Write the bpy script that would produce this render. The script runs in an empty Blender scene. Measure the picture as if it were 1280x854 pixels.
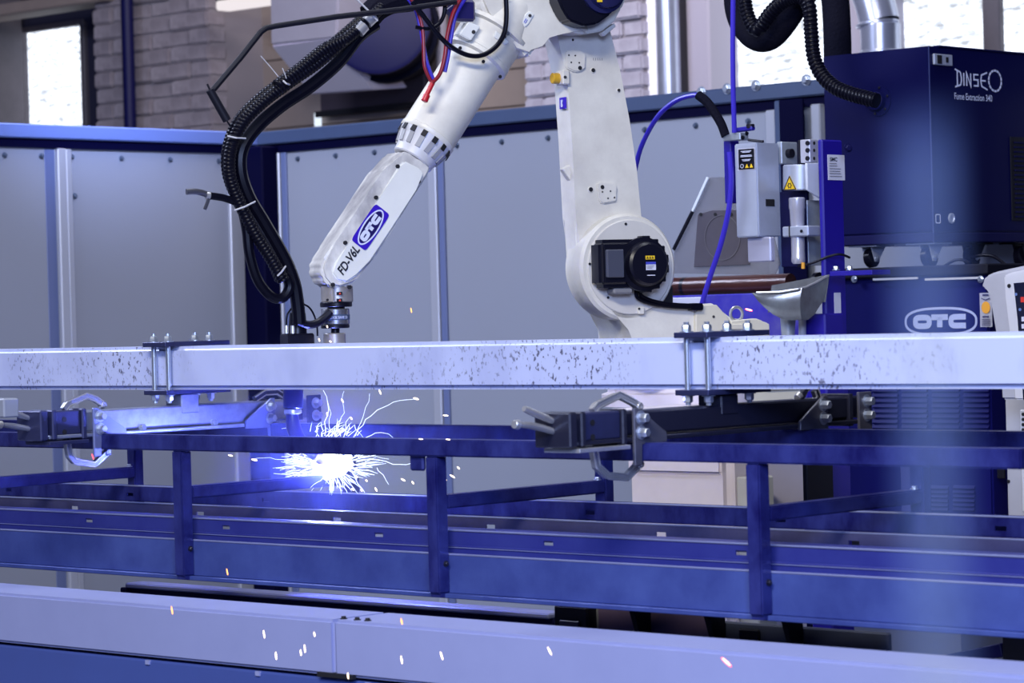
import bpy, bmesh, math, random
from mathutils import Vector, Matrix
random.seed(7)
V = Vector
scene = bpy.context.scene
COL = scene.collection
R_ = math.radians

# ------------------------------------------------------------------ camera
FPX, PHI, PITCH = 3500.0, 0.027, math.atan(38 / 3500)
CAM = V((0, 0, 1.25))
F0 = V((0, math.cos(PITCH), -math.sin(PITCH)))
U0 = V((0, math.sin(PITCH), math.cos(PITCH)))
RX = V((1, 0, 0)) * math.cos(PHI) - U0 * math.sin(PHI)
UX = U0 * math.cos(PHI) + V((1, 0, 0)) * math.sin(PHI)
cd = bpy.data.cameras.new('camera')
cam = bpy.data.objects.new('camera', cd)
COL.objects.link(cam)
cam.matrix_world = Matrix(((RX.x, UX.x, -F0.x, CAM.x), (RX.y, UX.y, -F0.y, CAM.y), (RX.z, UX.z, -F0.z, CAM.z), (0, 0, 0, 1)))
cd.sensor_width = 36
cd.lens = FPX / 1280 * 36
cd.clip_end = 200
cd.dof.use_dof = True
cd.dof.focus_distance = 6.7
cd.dof.aperture_fstop = 7.5
scene.camera = cam

# ------------------------------------------------------------------ world, lights, exposure
scene.view_settings.view_transform = 'Standard'
scene.view_settings.look = 'None'
scene.view_settings.exposure = 0.0
scene.view_settings.gamma = 1.0
scene.view_settings.use_curve_mapping = False
world = bpy.data.worlds.new('world')
scene.world = world
world.use_nodes = True
bg = world.node_tree.nodes['Background']
bg.inputs['Color'].default_value = (0.16, 0.22, 0.60, 1)
bg.inputs['Strength'].default_value = 0.16


def area(name, loc, target, sx, sy, power, color):
    l = bpy.data.lights.new(name, 'AREA')
    l.shape = 'RECTANGLE'
    l.size, l.size_y, l.energy, l.color = sx, sy, power, color
    o = bpy.data.objects.new(name, l)
    COL.objects.link(o)
    o.location = loc
    o.rotation_euler = (V(target) - V(loc)).to_track_quat('-Z', 'Y').to_euler()
    return o


area('hall_lamp_front', (-1.6, 1.2, 4.4), (0.2, 7.0, 1.2), 2.4, 0.6, 320, (1.0, 0.96, 0.86))
area('hall_lamp_side', (0.3, 0.5, 2.5), (0.7, 6.0, 0.7), 1.6, 1.0, 250, (0.42, 0.55, 1.0))
area('fill_right_screen', (-3.5, 8.0, 4.4), (0.1, 10.0, 1.2), 1.6, 0.5, 230, (0.66, 0.74, 1.0))  # unseen fill added to brighten the right screen
area('hall_lamp_over', (0.2, 6.6, 4.6), (0.2, 6.4, 0.0), 3.0, 0.5, 85, (0.86, 0.90, 1.0))
area('fill_left_screen', (-0.7, 8.4, 3.4), (-1.62, 10.4, 2.46), 0.4, 0.4, 14, (0.45, 0.56, 1.0)).data.spread = R_(34)  # unseen narrow fill added for the glow at the left screen's top
area('fill_back_wall', (-0.2, 10.6, 4.4), (-1.6, 13.4, 2.6), 3.0, 0.6, 150, (1.0, 0.90, 0.86))  # unseen fill added to lift the boards and piers behind

# ------------------------------------------------------------------ frames: local axes (x along, y away, z up)


class Frame:
    def __init__(s, O, yaw):
        s.O = V(O)
        s.ax = (V((math.cos(yaw), math.sin(yaw), 0)), V((-math.sin(yaw), math.cos(yaw), 0)), V((0, 0, 1)))
        s.M = Matrix(((s.ax[0].x, s.ax[1].x, 0, s.O.x), (s.ax[0].y, s.ax[1].y, 0, s.O.y), (0, 0, 1, s.O.z), (0, 0, 0, 1)))
        s.I = s.M.inverted()

    def at(s, px, py, axis, val):
        d = F0 * FPX + RX * (px - 640) - UX * (py - 427)
        n = s.ax[axis]
        k = (val - n.dot(CAM - s.O)) / n.dot(d)
        return s.I @ (CAM + d * k)


W = Frame((0, 5.85, 0), -R_(43))          # the fixture, the cabinets and the walls all stand square to this
RB = Frame((0.273, 6.95, 0), R_(25))      # plane in which the robot arm swings


def T(px, py, t): return W.at(px, py, 1, t)
def S(px, py, s): return W.at(px, py, 0, s)
def H(px, py, z): return W.at(px, py, 2, z)
def B(px, py, b): return RB.at(px, py, 1, b)


# ------------------------------------------------------------------ materials
MATS = {}


def mat(name, col, rough=0.5, metal=0.0, grime=0.0, gscale=8.0, gcol=None, bump=0.0, bscale=60.0, stretch=None, emit=None, estr=0.0, coat=0.0, spec=0.5, ramp=(0.35, 0.72)):
    if name in MATS:
        return MATS[name]
    m = bpy.data.materials.new(name)
    m.use_nodes = True
    nt = m.node_tree
    p = nt.nodes['Principled BSDF']
    p.inputs['Roughness'].default_value = rough
    p.inputs['Metallic'].default_value = metal
    p.inputs['Specular IOR Level'].default_value = spec
    p.inputs['Coat Weight'].default_value = coat
    p.inputs['Base Color'].default_value = (*col, 1)
    if emit:
        p.inputs['Emission Color'].default_value = (*emit, 1)
        p.inputs['Emission Strength'].default_value = estr
    tc = nt.nodes.new('ShaderNodeTexCoord')
    mp = nt.nodes.new('ShaderNodeMapping')
    nt.links.new(tc.outputs['Object'], mp.inputs['Vector'])
    if stretch:
        mp.inputs['Scale'].default_value = stretch
    if grime > 0:
        n = nt.nodes.new('ShaderNodeTexNoise')
        n.inputs['Scale'].default_value = gscale
        n.inputs['Detail'].default_value = 8
        n.inputs['Roughness'].default_value = 0.65
        nt.links.new(mp.outputs['Vector'], n.inputs['Vector'])
        r = nt.nodes.new('ShaderNodeValToRGB')
        r.color_ramp.elements[0].position = ramp[0]
        r.color_ramp.elements[1].position = ramp[1]
        g = gcol if gcol else tuple(c * 0.35 for c in col)
        r.color_ramp.elements[0].color = (*col, 1)
        r.color_ramp.elements[1].color = (*[c * (1 - grime) + k * grime for c, k in zip(col, g)], 1)
        nt.links.new(n.outputs['Fac'], r.inputs['Fac'])
        nt.links.new(r.outputs['Color'], p.inputs['Base Color'])
    if bump > 0:
        n2 = nt.nodes.new('ShaderNodeTexNoise')
        n2.inputs['Scale'].default_value = bscale
        n2.inputs['Detail'].default_value = 5
        nt.links.new(mp.outputs['Vector'], n2.inputs['Vector'])
        b = nt.nodes.new('ShaderNodeBump')
        b.inputs['Strength'].default_value = bump
        b.inputs['Distance'].default_value = 0.01
        nt.links.new(n2.outputs['Fac'], b.inputs['Height'])
        nt.links.new(b.outputs['Normal'], p.inputs['Normal'])
    MATS[name] = m
    return m


def emission(name, col, strength):
    if name in MATS:
        return MATS[name]
    m = bpy.data.materials.new(name)
    m.use_nodes = True
    nt = m.node_tree
    nt.nodes.remove(nt.nodes['Principled BSDF'])
    e = nt.nodes.new('ShaderNodeEmission')
    e.inputs['Color'].default_value = (*col, 1)
    e.inputs['Strength'].default_value = strength
    nt.links.new(e.outputs[0], nt.nodes['Material Output'].inputs['Surface'])
    MATS[name] = m
    return m


WHITE = mat('robot_enamel', (0.72, 0.70, 0.63), 0.36, 0, 0.55, 7, (0.40, 0.37, 0.34), 0.02, 90)
WORN = mat('worn_robot_enamel', (0.72, 0.71, 0.68), 0.33, 0, 0.85, 11, (0.10, 0.09, 0.12), 0.02, 90, (1, 1, 0.6))
WHITE2 = mat('robot_cover', (0.74, 0.75, 0.72), 0.30, 0, 0.25, 9, (0.5, 0.5, 0.5))
CREAM = mat('robot_base_enamel', (0.66, 0.62, 0.50), 0.42, 0, 0.3, 8, (0.45, 0.42, 0.36))
PINKW = mat('arc_tinted_paint', (0.66, 0.60, 0.66), 0.45, 0, 0.2, 10, (0.4, 0.36, 0.42))  # pink cast of the arc put into the white paint
DARKHOLE = mat('dark_recess', (0.004, 0.004, 0.008), 0.7)
BLACKM = mat('black_motor', (0.004, 0.004, 0.011), 0.34, spec=0.35)
GREYM = mat('motor_cover_grey', (0.055, 0.06, 0.09), 0.45)
RUBBER = mat('black_rubber', (0.003, 0.003, 0.008), 0.32, spec=0.12)
FABRIC = mat('black_sleeve', (0.005, 0.005, 0.012), 0.8, 0, 0, 8, None, 0.3, 120, spec=0.06)
STEEL = mat('bright_steel', (0.62, 0.62, 0.64), 0.28, 0.7, 0.3, 30)
ZINC = mat('zinc_bolt', (0.60, 0.66, 0.78), 0.30, 0.85, 0.3, 40)
GALV = mat('galvanised_sheet', (0.42, 0.46, 0.52), 0.34, 0.4, 0.55, 14, (0.16, 0.18, 0.22))
ALU = mat('brushed_aluminium', (0.44, 0.48, 0.60), 0.38, 0.35, 0.3, 16, (0.3, 0.32, 0.4))
ROYAL = mat('royal_blue_paint', (0.010, 0.003, 0.25), 0.45, 0, 0.25, 10, (0.01, 0.006, 0.2))
NAVY = mat('navy_cabinet_paint', (0.0026, 0.003, 0.046), 0.45, 0, 0.2, 6, (0.002, 0.002, 0.035), spec=0.12)
NAVY2 = mat('power_source_paint', (0.004, 0.0045, 0.085), 0.42, 0, 0.2, 6, (0.003, 0.003, 0.06), spec=0.18)
BLACKP = mat('black_paint', (0.005, 0.005, 0.011), 0.5, spec=0.25)
MILL = mat('mill_scale_steel', (0.030, 0.038, 0.20), 0.36, 0.2, 0.92, 9, (0.004, 0.0035, 0.075), 0.05, 40, (1.6, 1, 0.8), ramp=(0.36, 0.66), spec=0.35)
MILLD = mat('dark_clamp_steel', (0.010, 0.011, 0.028), 0.42, 0.1, 0.5, 22, (0.012, 0.012, 0.03), 0.05, 60)
CLAMPP = mat('clamp_plate_steel', (0.03, 0.035, 0.11), 0.4, 0.4, 0.4, 20)
ARMLIT = mat('lit_arm_tube', (0.30, 0.33, 0.44), 0.36, 0.6, 0.5, 40, (0.12, 0.13, 0.22), 0.03, 70)
SHEET = mat('rolled_steel_sheet', (0.060, 0.092, 0.32), 0.45, 0.15, 0.7, 6, (0.016, 0.024, 0.16), 0.02, 50, spec=0.3)
EDGE = mat('edge_highlight_steel', (0.34, 0.38, 0.66), 0.30, 0.6)  # far paler than the mill steel: overhead highlight put into the colour
FRAMEB = mat('partition_frame_blue', (0.045, 0.07, 0.15), 0.45, 0.1, 0.2, 5)
POSTB = mat('partition_post_blue', (0.0008, 0.0008, 0.018), 0.6, spec=0.05)
PANEL = mat('partition_panel_grey', (0.235, 0.255, 0.325), 0.45, 0, 0.12, 3, (0.20, 0.22, 0.29))
PROF = mat('partition_profile', (0.42, 0.44, 0.52), 0.35, 0.4)
BEDGREY = mat('bed_beam_grey', (0.29, 0.32, 0.56), 0.42, 0.1, 0.3, 7, (0.22, 0.25, 0.46))
BEDBLUE = mat('bed_panel_blue', (0.055, 0.09, 0.32), 0.45, 0.1, 0.3, 5, (0.05, 0.07, 0.24))
DARKNAVY = mat('dark_navy_plate', (0.003, 0.003, 0.05), 0.5, 0.0, 0.2, 6, spec=0.2)
BROWNPL = mat('brown_primer_plate', (0.14, 0.095, 0.15), 0.5, 0, 0.35, 12, (0.05, 0.035, 0.07))
RUST = mat('rusty_brown_roll', (0.075, 0.020, 0.014), 0.32, 0.1, 0.6, 14, (0.02, 0.008, 0.012), 0.1, 30, (1, 6, 6))
GREYCASE = mat('light_grey_case', (0.44, 0.44, 0.49), 0.5, 0, 0.15, 8)
WPRINT = mat('white_print', (0.62, 0.66, 0.85), 0.5)
WSTICK = mat('white_sticker', (0.66, 0.66, 0.76), 0.5)
BSTICK = mat('blue_sticker', (0.035, 0.008, 0.42), 0.35)
KSTICK = mat('black_print', (0.006, 0.006, 0.016), 0.5)
YEL = mat('warning_yellow', (0.80, 0.52, 0.02), 0.45)
ORANGE = mat('orange_seal', (0.72, 0.33, 0.03), 0.5)
REDH = mat('red_hose', (0.20, 0.005, 0.012), 0.35)
BLUEH = mat('blue_hose', (0.035, 0.02, 0.42), 0.35)
AMBER = mat('amber_lamp', (0.62, 0.36, 0.03), 0.2, 0, 0.4, 40, (0.2, 0.1, 0.01))
GREENW = mat('green_wire', (0.06, 0.22, 0.05), 0.4)
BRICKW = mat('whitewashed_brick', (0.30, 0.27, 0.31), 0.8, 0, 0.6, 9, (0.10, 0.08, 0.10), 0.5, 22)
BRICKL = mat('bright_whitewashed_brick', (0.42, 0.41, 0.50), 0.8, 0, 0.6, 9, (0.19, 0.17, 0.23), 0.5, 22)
MORTAR = mat('grey_mortar', (0.22, 0.20, 0.23), 0.9)
PLANKM = mat('beige_board', (0.27, 0.22, 0.20), 0.7, 0, 0.3, 4, (0.15, 0.12, 0.12))
DARKWALL = mat('dark_wall', (0.018, 0.018, 0.05), 0.8, 0, 0.4, 4)  # near-black blue-grey with random tone
DUCTM = mat('duct_sheet', (0.36, 0.35, 0.44), 0.5, 0.2, 0.2, 3)
DUCTD = mat('dark_round_duct', (0.004, 0.005, 0.018), 0.6, 0.0, spec=0.06)
SILVD = mat('silver_spiral_duct', (0.48, 0.52, 0.66), 0.28, 0.7, 0.3, 6)
FLOORM = mat('concrete_floor', (0.10, 0.11, 0.16), 0.7, 0, 0.4, 2, None, 0.1, 20)
DIRTPR = mat('grey_print', (0.20, 0.19, 0.20), 0.6)


def beam_material():
    m = mat('painted_square_beam', (0.52, 0.55, 0.72), 0.42, 0.1)
    nt = m.node_tree
    p = nt.nodes['Principled BSDF']
    tc = nt.nodes.new('ShaderNodeTexCoord')
    mp = nt.nodes.new('ShaderNodeMapping')
    mp.inputs['Scale'].default_value = (1.0, 1.0, 0.55)
    nt.links.new(tc.outputs['Object'], mp.inputs['Vector'])

    def noise(scale, detail, src):
        n = nt.nodes.new('ShaderNodeTexNoise')
        n.inputs['Scale'].default_value = scale
        n.inputs['Detail'].default_value = detail
        nt.links.new(src, n.inputs['Vector'])
        return n.outputs['Fac']

    def ramp(src, a, b):
        r = nt.nodes.new('ShaderNodeMapRange')
        r.inputs['From Min'].default_value = a
        r.inputs['From Max'].default_value = b
        nt.links.new(src, r.inputs['Value'])
        return r.outputs['Result']
    fleck = ramp(noise(170, 2, mp.outputs['Vector']), 0.59, 0.66)
    zone = ramp(noise(2.9, 2, tc.outputs['Object']), 0.46, 0.62)
    rnd = ramp(noise(9, 4, mp.outputs['Vector']), 0.50, 0.80)
    mul = nt.nodes.new('ShaderNodeMath')
    mul.operation = 'MULTIPLY'
    nt.links.new(fleck, mul.inputs[0])
    nt.links.new(zone, mul.inputs[1])
    c1 = nt.nodes.new('ShaderNodeMixRGB')
    c1.inputs[1].default_value = (0.50, 0.55, 0.80, 1)
    c1.inputs[2].default_value = (0.38, 0.42, 0.66, 1)
    nt.links.new(rnd, c1.inputs[0])
    c2 = nt.nodes.new('ShaderNodeMixRGB')
    c2.inputs[2].default_value = (0.10, 0.10, 0.16, 1)
    nt.links.new(mul.outputs[0], c2.inputs[0])
    nt.links.new(c1.outputs[0], c2.inputs[1])
    nt.links.new(c2.outputs[0], p.inputs['Base Color'])
    return m


BEAM = beam_material()


def window_material():
    m = bpy.data.materials.new('rippled_daylight_glass')
    m.use_nodes = True
    nt = m.node_tree
    nt.nodes.remove(nt.nodes['Principled BSDF'])
    tc = nt.nodes.new('ShaderNodeTexCoord')
    mp = nt.nodes.new('ShaderNodeMapping')
    mp.inputs['Scale'].default_value = (16, 16, 44)
    mp.inputs['Rotation'].default_value = (0, 0.25, 0)
    nt.links.new(tc.outputs['Object'], mp.inputs['Vector'])
    n = nt.nodes.new('ShaderNodeTexNoise')
    n.inputs['Scale'].default_value = 1.0
    n.inputs['Detail'].default_value = 3
    nt.links.new(mp.outputs['Vector'], n.inputs['Vector'])
    r = nt.nodes.new('ShaderNodeMapRange')
    r.inputs['From Min'].default_value = 0.32
    r.inputs['From Max'].default_value = 0.56
    r.inputs['To Min'].default_value = 0.72
    r.inputs['To Max'].default_value = 2.0
    nt.links.new(n.outputs['Fac'], r.inputs['Value'])
    e = nt.nodes.new('ShaderNodeEmission')
    e.inputs['Color'].default_value = (0.82, 0.88, 1.0, 1)
    nt.links.new(r.outputs['Result'], e.inputs['Strength'])
    nt.links.new(e.outputs[0], nt.nodes['Material Output'].inputs['Surface'])
    MATS['rippled_daylight_glass'] = m
    return m


GLASSW = window_material()


def clear_plastic():
    m = bpy.data.materials.new('smoked_clear_plastic')
    m.use_nodes = True
    nt = m.node_tree
    p = nt.nodes['Principled BSDF']
    p.inputs['Base Color'].default_value = (0.22, 0.21, 0.24, 1)
    p.inputs['Roughness'].default_value = 0.12
    p.inputs['Alpha'].default_value = 0.45
    MATS['smoked_clear_plastic'] = m
    return m


CLEAR = clear_plastic()

# ------------------------------------------------------------------ mesh builder
ORG = {}


def ortho(d):
    d = d.normalized()
    a = V((0, 0, 1)) if abs(d.z) < 0.9 else V((1, 0, 0))
    x = a.cross(d).normalized()
    return x, d.cross(x).normalized()


def smooth_path(pts, n=8):
    pts = [V(p) for p in pts]
    out = []
    for i in range(len(pts) - 1):
        p0, p1, p2, p3 = pts[max(i - 1, 0)], pts[i], pts[i + 1], pts[min(i + 2, len(pts) - 1)]
        for k in range(n):
            t = k / n
            out.append(0.5 * (2 * p1 + (p2 - p0) * t + (2 * p0 - 5 * p1 + 4 * p2 - p3) * t * t + (3 * p1 - p0 - 3 * p2 + p3) * t ** 3))
    out.append(pts[-1])
    return out


def resample(pts, step):
    out = [pts[0]]
    acc = 0.0
    for a, b in zip(pts, pts[1:]):
        L = (b - a).length
        pos = step - acc
        while pos <= L:
            out.append(a.lerp(b, pos / L))
            pos += step
        acc = (acc + L) % step
    return out


class MB:
    def __init__(s):
        s.bm = bmesh.new()

    def _in(s, tmp):
        bmesh.ops.recalc_face_normals(tmp, faces=tmp.faces)
        me = bpy.data.meshes.new('tmp')
        tmp.to_mesh(me)
        tmp.free()
        s.bm.from_mesh(me)
        bpy.data.meshes.remove(me)
        return s

    def hexa(s, c, X, Y, Z, bev=0.0, seg=1):
        t = bmesh.new()
        c, X, Y, Z = V(c), V(X) / 2, V(Y) / 2, V(Z) / 2
        v = [t.verts.new(c + X * i + Y * j + Z * k) for i in (-1, 1) for j in (-1, 1) for k in (-1, 1)]
        for f in ((0, 1, 3, 2), (4, 6, 7, 5), (0, 4, 5, 1), (2, 3, 7, 6), (0, 2, 6, 4), (1, 5, 7, 3)):
            t.faces.new([v[i] for i in f])
        if bev > 0:
            bmesh.ops.bevel(t, geom=list(t.edges), offset=bev, segments=seg, affect='EDGES', clamp_overlap=True)
        return s._in(t)

    def box(s, lo, hi, bev=0.0, seg=1):
        lo, hi = V(lo), V(hi)
        d = hi - lo
        return s.hexa((lo + hi) / 2, (d.x, 0, 0), (0, d.y, 0), (0, 0, d.z), bev, seg)

    def bar(s, p0, p1, w, h, up=(0, 0, 1), bev=0.0):
        p0, p1, up = V(p0), V(p1), V(up)
        d = p1 - p0
        x = d.cross(up).normalized()
        y = x.cross(d).normalized()
        return s.hexa((p0 + p1) / 2, d, x * w, y * h, bev)

    def prism(s, pts, d, bev=0.0, seg=2):
        t = bmesh.new()
        d = V(d)
        a = [t.verts.new(V(p)) for p in pts]
        b = [t.verts.new(V(p) + d) for p in pts]
        t.faces.new(a[::-1])
        t.faces.new(b)
        n = len(a)
        for i in range(n):
            t.faces.new((a[i], a[(i + 1) % n], b[(i + 1) % n], b[i]))
        if bev > 0:
            bmesh.ops.bevel(t, geom=list(t.edges), offset=bev, segments=seg, affect='EDGES', clamp_overlap=True)
        return s._in(t)

    def loft(s, A, Bq, bev=0.0, seg=2):
        t = bmesh.new()
        a = [t.verts.new(V(p)) for p in A]
        b = [t.verts.new(V(p)) for p in Bq]
        t.faces.new(a[::-1])
        t.faces.new(b)
        n = len(a)
        for i in range(n):
            t.faces.new((a[i], a[(i + 1) % n], b[(i + 1) % n], b[i]))
        if bev > 0:
            bmesh.ops.bevel(t, geom=list(t.edges), offset=bev, segments=seg, affect='EDGES', clamp_overlap=True)
        return s._in(t)

    def lathe(s, p, axis, prof, seg=32):
        t = bmesh.new()
        p, axis = V(p), V(axis).normalized()
        x, y = ortho(axis)
        rings = []
        for h, r in prof:
            if r < 1e-6:
                rings.append([t.verts.new(p + axis * h)])
            else:
                rings.append([t.verts.new(p + axis * h + (x * math.cos(2 * math.pi * k / seg) + y * math.sin(2 * math.pi * k / seg)) * r) for k in range(seg)])
        for a, b in zip(rings, rings[1:]):
            for k in range(seg):
                q = [a[k % len(a)], a[(k + 1) % len(a)], b[(k + 1) % len(b)], b[k % len(b)]]
                q2 = []
                for v in q:
                    if v not in q2:
                        q2.append(v)
                if len(q2) > 2:
                    t.faces.new(q2)
        for r, rev in ((rings[0], True), (rings[-1], False)):
            if len(r) > 2:
                t.faces.new(r[::-1] if rev else r)
        return s._in(t)

    def cyl(s, p0, p1, r0, r1=None, seg=20, bev=0.0):
        p0, p1 = V(p0), V(p1)
        r1 = r0 if r1 is None else r1
        L = (p1 - p0).length
        if bev > 0:
            prof = [(0, r0 - bev), (bev, r0), (L - bev, r1), (L, r1 - bev)]
        else:
            prof = [(0, r0), (L, r1)]
        return s.lathe(p0, p1 - p0, prof, seg)

    def tube(s, pts, r, seg=8, sq=None):
        t = bmesh.new()
        pts = [V(p) for p in pts]
        n = len(pts)
        rr = r if isinstance(r, (list, tuple)) else [r] * n
        d = (pts[1] - pts[0]).normalized()
        x, y = ortho(d)
        rings = []
        for i in range(n):
            nd = (pts[min(i + 1, n - 1)] - pts[max(i - 1, 0)]).normalized()
            q = d.rotation_difference(nd)
            x, y = q @ x, q @ y
            d = nd
            if sq:   # rectangular section: sq = (fixed side direction, width, height)
                e = V(sq[0]).normalized()
                f = d.cross(e).normalized()
                rings.append([t.verts.new(pts[i] + e * a * sq[1] / 2 + f * b * sq[2] / 2) for a, b in ((-1, -1), (1, -1), (1, 1), (-1, 1))])
            else:
                rings.append([t.verts.new(pts[i] + (x * math.cos(2 * math.pi * k / seg) + y * math.sin(2 * math.pi * k / seg)) * rr[i]) for k in range(seg)])
        m = len(rings[0])
        for a, b in zip(rings, rings[1:]):
            for k in range(m):
                t.faces.new((a[k], a[(k + 1) % m], b[(k + 1) % m], b[k]))
        t.faces.new(rings[0][::-1])
        t.faces.new(rings[-1])
        return s._in(t)

    def ribbed(s, pts, r, pitch=0.009, depth=0.16, seg=12, n=10):
        p = resample(smooth_path(pts, n), pitch / 4)
        return s.tube(p, [r * (1 + depth * (0, 0.9, 1, 0.1)[i % 4]) for i in range(len(p))], seg)

    def hose(s, pts, r, seg=10, n=8):
        return s.tube(smooth_path(pts, n), r, seg)

    def bolt(s, p, axis, r=0.008, h=0.006, washer=True):
        p, axis = V(p), V(axis).normalized()
        if washer:
            s.cyl(p, p + axis * 0.0018, r * 1.45, seg=16)
        s.lathe(p + axis * 0.0018, axis, [(0, r), (h * 0.8, r), (h, r * 0.8)], 6)
        return s

    def stroke(s, pts, w, f, closed=False):
        """flat lettering stroke of width w along 2D points; f maps (x, y, lift) to 3D"""
        P = [V((p[0], p[1])) for p in pts]
        n = len(P)
        L, Rr = [], []
        for i in range(n):
            a = P[(i - 1) % n] if (closed or i > 0) else None
            b = P[(i + 1) % n] if (closed or i < n - 1) else None
            d1 = (P[i] - a).normalized() if a is not None else None
            d2 = (b - P[i]).normalized() if b is not None else None
            d1 = d1 or d2
            d2 = d2 or d1
            n1 = V((-d1.y, d1.x))
            n2 = V((-d2.y, d2.x))
            m = (n1 + n2)
            m = m.normalized() if m.length > 1e-6 else n1
            k = w / 2 / max(0.35, m.dot(n1))
            L.append(P[i] + m * k)
            Rr.append(P[i] - m * k)
        t = bmesh.new()
        vl = [(t.verts.new(f(p.x, p.y, 1)), t.verts.new(f(p.x, p.y, 0))) for p in L]
        vr = [(t.verts.new(f(p.x, p.y, 1)), t.verts.new(f(p.x, p.y, 0))) for p in Rr]
        for i in range(n if closed else n - 1):
            j = (i + 1) % n
            t.faces.new((vl[i][0], vr[i][0], vr[j][0], vl[j][0]))
            t.faces.new((vl[i][0], vl[j][0], vl[j][1], vl[i][1]))
            t.faces.new((vr[i][0], vr[i][1], vr[j][1], vr[j][0]))
        return s._in(t)

    def text(s, body, f, size, shear=0.0, bold=0.0, sx=1.0):
        c = bpy.data.curves.new('t', 'FONT')
        c.body = body
        c.size = size
        c.shear = shear
        c.offset = bold
        c.align_x = 'CENTER'
        c.align_y = 'CENTER'
        o = bpy.data.objects.new('t', c)
        COL.objects.link(o)
        dg = bpy.context.evaluated_depsgraph_get()
        me = bpy.data.meshes.new_from_object(o.evaluated_get(dg))
        bpy.data.objects.remove(o)
        bpy.data.curves.remove(c)
        for v in me.vertices:
            v.co = f(v.co.x * sx, v.co.y, 1)
        s.bm.from_mesh(me)
        bpy.data.meshes.remove(me)
        return s

    def _mesh(s, name, m, org, angle=35):
        if org is not None:
            bmesh.ops.translate(s.bm, verts=s.bm.verts, vec=-V(org))
        me = bpy.data.meshes.new(name)
        s.bm.to_mesh(me)
        s.bm.free()
        me.materials.append(m)
        me.shade_smooth()
        me.set_sharp_from_angle(angle=R_(angle))
        return me

    def part(s, name, m, parent, label=None, kind=None, angle=35):
        org = ORG[parent.name]
        o = bpy.data.objects.new(name, s._mesh(name, m, org, angle))
        COL.objects.link(o)
        o.parent = parent
        ORG[o.name] = org
        if label:
            o['label'] = label
        if kind:
            o['kind'] = kind
        return o

    def thing(s, name, m, label, cat, fr=None, group=None, kind=None):
        fr = fr or W
        xs = [v.co.copy() for v in s.bm.verts]
        lo = [min(v[i] for v in xs) for i in range(3)]
        hi = [max(v[i] for v in xs) for i in range(3)]
        org = V(((lo[0] + hi[0]) / 2, (lo[1] + hi[1]) / 2, lo[2]))
        o = bpy.data.objects.new(name, s._mesh(name, m, org))
        COL.objects.link(o)
        o.matrix_world = fr.M @ Matrix.Translation(org)
        ORG[o.name] = org
        tag(o, label, cat, group, kind)
        return o


def tag(o, label=None, cat=None, group=None, kind=None):
    for k, v in (('label', label), ('category', cat), ('group', group), ('kind', kind)):
        if v:
            o[k] = v


def thing(name, label, cat, org, fr=None, group=None, kind=None):
    fr = fr or W
    o = bpy.data.objects.new(name, None)
    o.empty_display_size = 0.05
    COL.objects.link(o)
    org = V(org)
    o.matrix_world = fr.M @ Matrix.Translation(org)
    ORG[o.name] = org
    tag(o, label, cat, group, kind)
    return o


def structure(name, org=(0, 0, 0), label=None):
    return thing(name, label, None, org, W, None, 'structure')


def plane_map(o, x, y):
    """maps 2D lettering units to a surface: origin o, directions x, y, lifted along x cross y"""
    o, x, y = V(o), V(x), V(y)
    n = x.cross(y).normalized()
    return lambda a, b, l: o + x * a + y * b + n * (0.0004 + 0.0007 * l)


def ellipse(cx, cy, rx, ry, n=40, p=2.0):
    out = []
    for k in range(n):
        a = 2 * math.pi * k / n
        c, s_ = math.cos(a), math.sin(a)
        out.append((cx + rx * math.copysign(abs(c) ** (2 / p), c), cy + ry * math.copysign(abs(s_) ** (2 / p), s_)))
    return out


def otc(mb, f, w, h, stroke=0.16, ring=True, ringp=2.4):
    """three wide letters O T C inside an oval; f maps to surface, w x h in metres"""
    g = lambda a, b, l: f(a * w / 2, b * h / 2, l)
    k = w / h

    def st(pts, wd, closed=False):
        mb.stroke([(x * w / 2, y * h / 2) for x, y in pts], wd, f, closed)
    lw = stroke * h
    lh = 0.42
    st(ellipse(-0.50, 0, 0.19, lh * 0.72, 24, 3.5), lw, True)
    st([(-0.25, lh * 0.72), (0.20, lh * 0.72)], lw)
    st([(-0.025, lh * 0.75), (-0.025, -lh * 0.95)], lw * 1.1)
    c = ellipse(0.47, 0, 0.19, lh * 0.72, 24, 3.5)
    st([(0.68, c[3][1] * 1.0 if False else lh * 0.72)] + [p for p in c if p[0] < 0.52 and p[1] > -1][0:] + [(0.68, -lh * 0.72)], lw)
    if ring:
        st(ellipse(0, 0, 0.96, 0.92, 56, ringp), lw * 0.42, True)

# ================================================================== THE SETTING
TB = 6.0                                   # factory wall
TP = 3.1                                   # right screen wall of the weld cell
SC = T(322, 166, TP).x                     # corner: the left screen wall stands at this s


def zt(px, py, t): return T(px, py, t).z


MB().box((-22, -8, -0.05), (8, 9, 0)).thing('floor', FLOORM, None, None, W, None, 'structure')

# ---- factory wall with windows
wb = structure('wall_back', (0, TB, 0))
lin = T(60, 30, TB).z
e = [T(p, 60, TB).x for p in (30, 107, 886, 1061, 1098, 1420)]
m = MB()
m.box((-22, TB, 0), (e[0], TB + 0.25, 5.2))
m.box((e[1], TB, 0), (e[2], TB + 0.25, 5.2))
m.box((e[3], TB, 0), (e[4], TB + 0.25, 5.2))
m.box((e[5], TB, 0), (8, TB + 0.25, 5.2))
for a, b in ((0, 1), (2, 3), (4, 5)):
    m.box((e[a], TB, 0), (e[b], TB + 0.25, 1.4))
    m.box((e[a], TB, T(106, 28, TB).z if a == 0 else 4.6), (e[b], TB + 0.25, 5.2))
m.part('plaster', DARKWALL, wb)


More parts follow.
